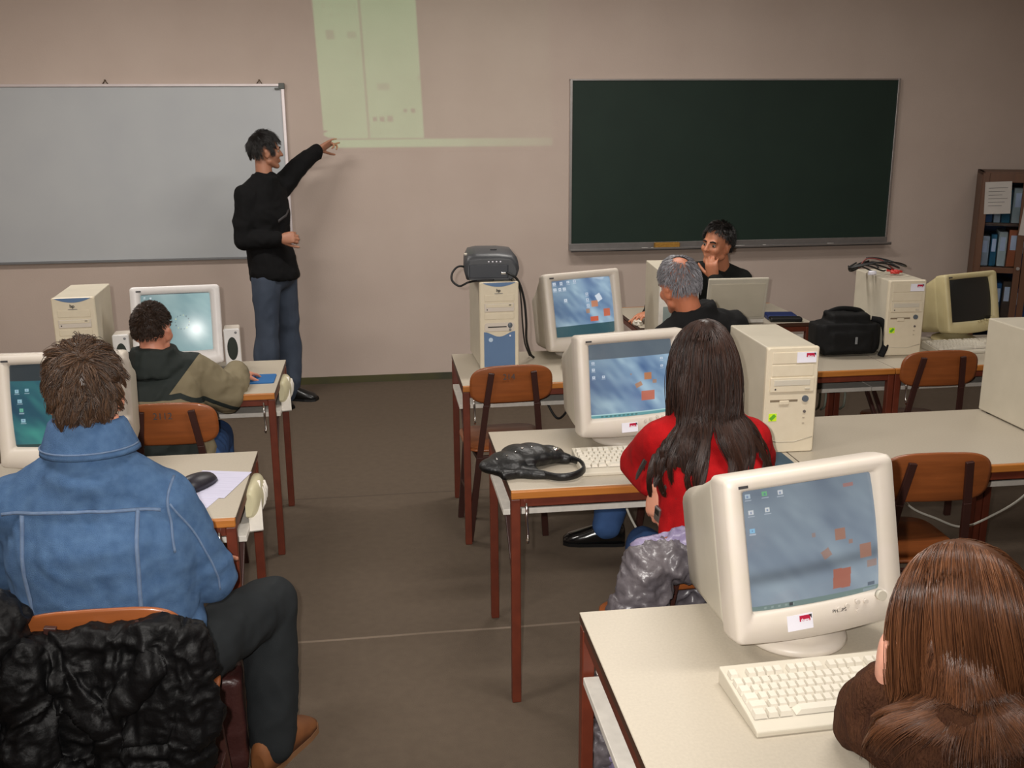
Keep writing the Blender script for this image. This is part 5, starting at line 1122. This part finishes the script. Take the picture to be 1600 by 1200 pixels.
bar = rect(-.31, 1.3, 1.693, 1.748, .008, .01)
frame = rect(-.31, 1.3, 1.69, 2.95)
marks = None
def dark(m_, amt):
    global marks
    q = g.math('SUBTRACT', 1., g.math('MULTIPLY', m_, amt)); marks = q if marks is None else g.math('MULTIPLY', marks, q)
dark(rect(-.008, .010, 1.752, 2.95, .004), .55); dark(rect(-.31, .383, 1.744, 1.756, .004), .40)
def cells(v, v0, pitch, lo, hi):            # repeated stripes: 1 where the fraction lies between lo and hi
    f_ = g.math('FRACT', g.math('DIVIDE', g.math('SUBTRACT', v, v0), pitch)); return g.math('MULTIPLY', g.math('GREATER_THAN', f_, lo), g.math('LESS_THAN', f_, hi))
nz = g.node('ShaderNodeTexNoise', Scale=38.); cv = g.n.new('ShaderNodeCombineXYZ'); g.link(X, cv.inputs[0]); g.link(Z, cv.inputs[1]); g.link(cv.outputs[0], nz.inputs['Vector'])
grit = g.math('MULTIPLY', g.math('SUBTRACT', nz.outputs[0], .35), 2.2, True)
grid = lambda x0, x1, z0, z1, px_, pz_, amt: dark(g.math('MULTIPLY', g.math('MULTIPLY', rect(x0, x1, z0, z1), grit), g.math('MULTIPLY', cells(Xk, x0, px_, .3, .75), cells(Z, z0, pz_, .25, .75))), amt)
grid(-.27, -.01, 2.54, 2.68, .052, .056, .42)                       # rows of tool icons
grid(-.20, .36, 1.775, 1.81, .062, .035, .40)                       # foot buttons
grid(-.22, .0, 2.30, 2.35, .052, .05, .34); grid(.04, .36, 2.14, 2.175, .06, .035, .34)
lines_ = lambda x0, x1, z0, z1, pz_, amt: dark(g.math('MULTIPLY', g.math('MULTIPLY', rect(x0, x1, z0, z1), grit), cells(Z, z0, pz_, .3, .55)), amt)
lines_(-.27, -.05, 1.93, 2.29, .052, .30); lines_(.03, .33, 2.02, 2.07, .03, .26); lines_(.03, .30, 1.80, 1.845, .04, .26)
for (x, z, w_, h_, a_) in ((-.21, 2.44, .055, .06, .5), (-.065, 2.44, .06, .045, .36), (.125, 2.10, .085, .045, .42), (.05, 1.884, .03, .03, .8), (.10, 1.884, .034, .034, .8), (.155, 1.886, .04, .04, .75), (.255, 1.94, .024, .024, .75), (.31, 1.94, .03, .03, .8), (.36, 2.16, .03, .02, .5)):
    dark(rect(x - w_ / 2, x + w_ / 2, z - h_ / 2, z + h_ / 2, .007), a_)
fadeR = g.n.new('ShaderNodeMapRange'); fadeR.inputs[1].default_value = .3; fadeR.inputs[2].default_value = 1.3; fadeR.inputs[3].default_value = 1.; fadeR.inputs[4].default_value = .22; g.link(X, fadeR.inputs[0])
lvl = g.math('ADD', g.math('MULTIPLY', tools, 1.), g.math('MULTIPLY', g.math('MULTIPLY', bar, 1.05), fadeR.outputs[0]))
lvl = g.math('MULTIPLY', lvl, marks); lvl = g.math('ADD', lvl, g.math('MULTIPLY', frame, .06))
c4 = g.math('POWER', g.math('ABSOLUTE', sp.outputs[2]), -3.)
g.link(g.math('MULTIPLY', lvl, c4), em.inputs['Strength']); em.inputs['Color'].default_value = (.31, 1., .50, 1)
# ------------------------------------------------------------------ camera
cd = bpy.data.cameras.new('camera'); cam = bpy.data.objects.new('camera', cd); COL.objects.link(cam)
fw = V(math.sin(yaw) * math.cos(pitch), math.cos(yaw) * math.cos(pitch), -math.sin(pitch)); rt = V(math.cos(yaw), -math.sin(yaw), 0); up = np.cross(rt, fw)
rt, up = rt * math.cos(roll) + up * math.sin(roll), up * math.cos(roll) - rt * math.sin(roll)
mw = Matrix(((rt[0], up[0], -fw[0], CAM[0]), (rt[1], up[1], -fw[1], CAM[1]), (rt[2], up[2], -fw[2], CAM[2]), (0, 0, 0, 1)))
cam.matrix_world = mw; cd.sensor_width = 36; cd.lens = 1580.67 / 1600 * 36; cd.clip_start = .05
SC.camera = cam
SC.view_settings.view_transform = 'Standard'; SC.view_settings.look = 'None'; SC.view_settings.gamma = 1; SC.view_settings.exposure = 0.; SC.view_settings.use_curve_mapping = False
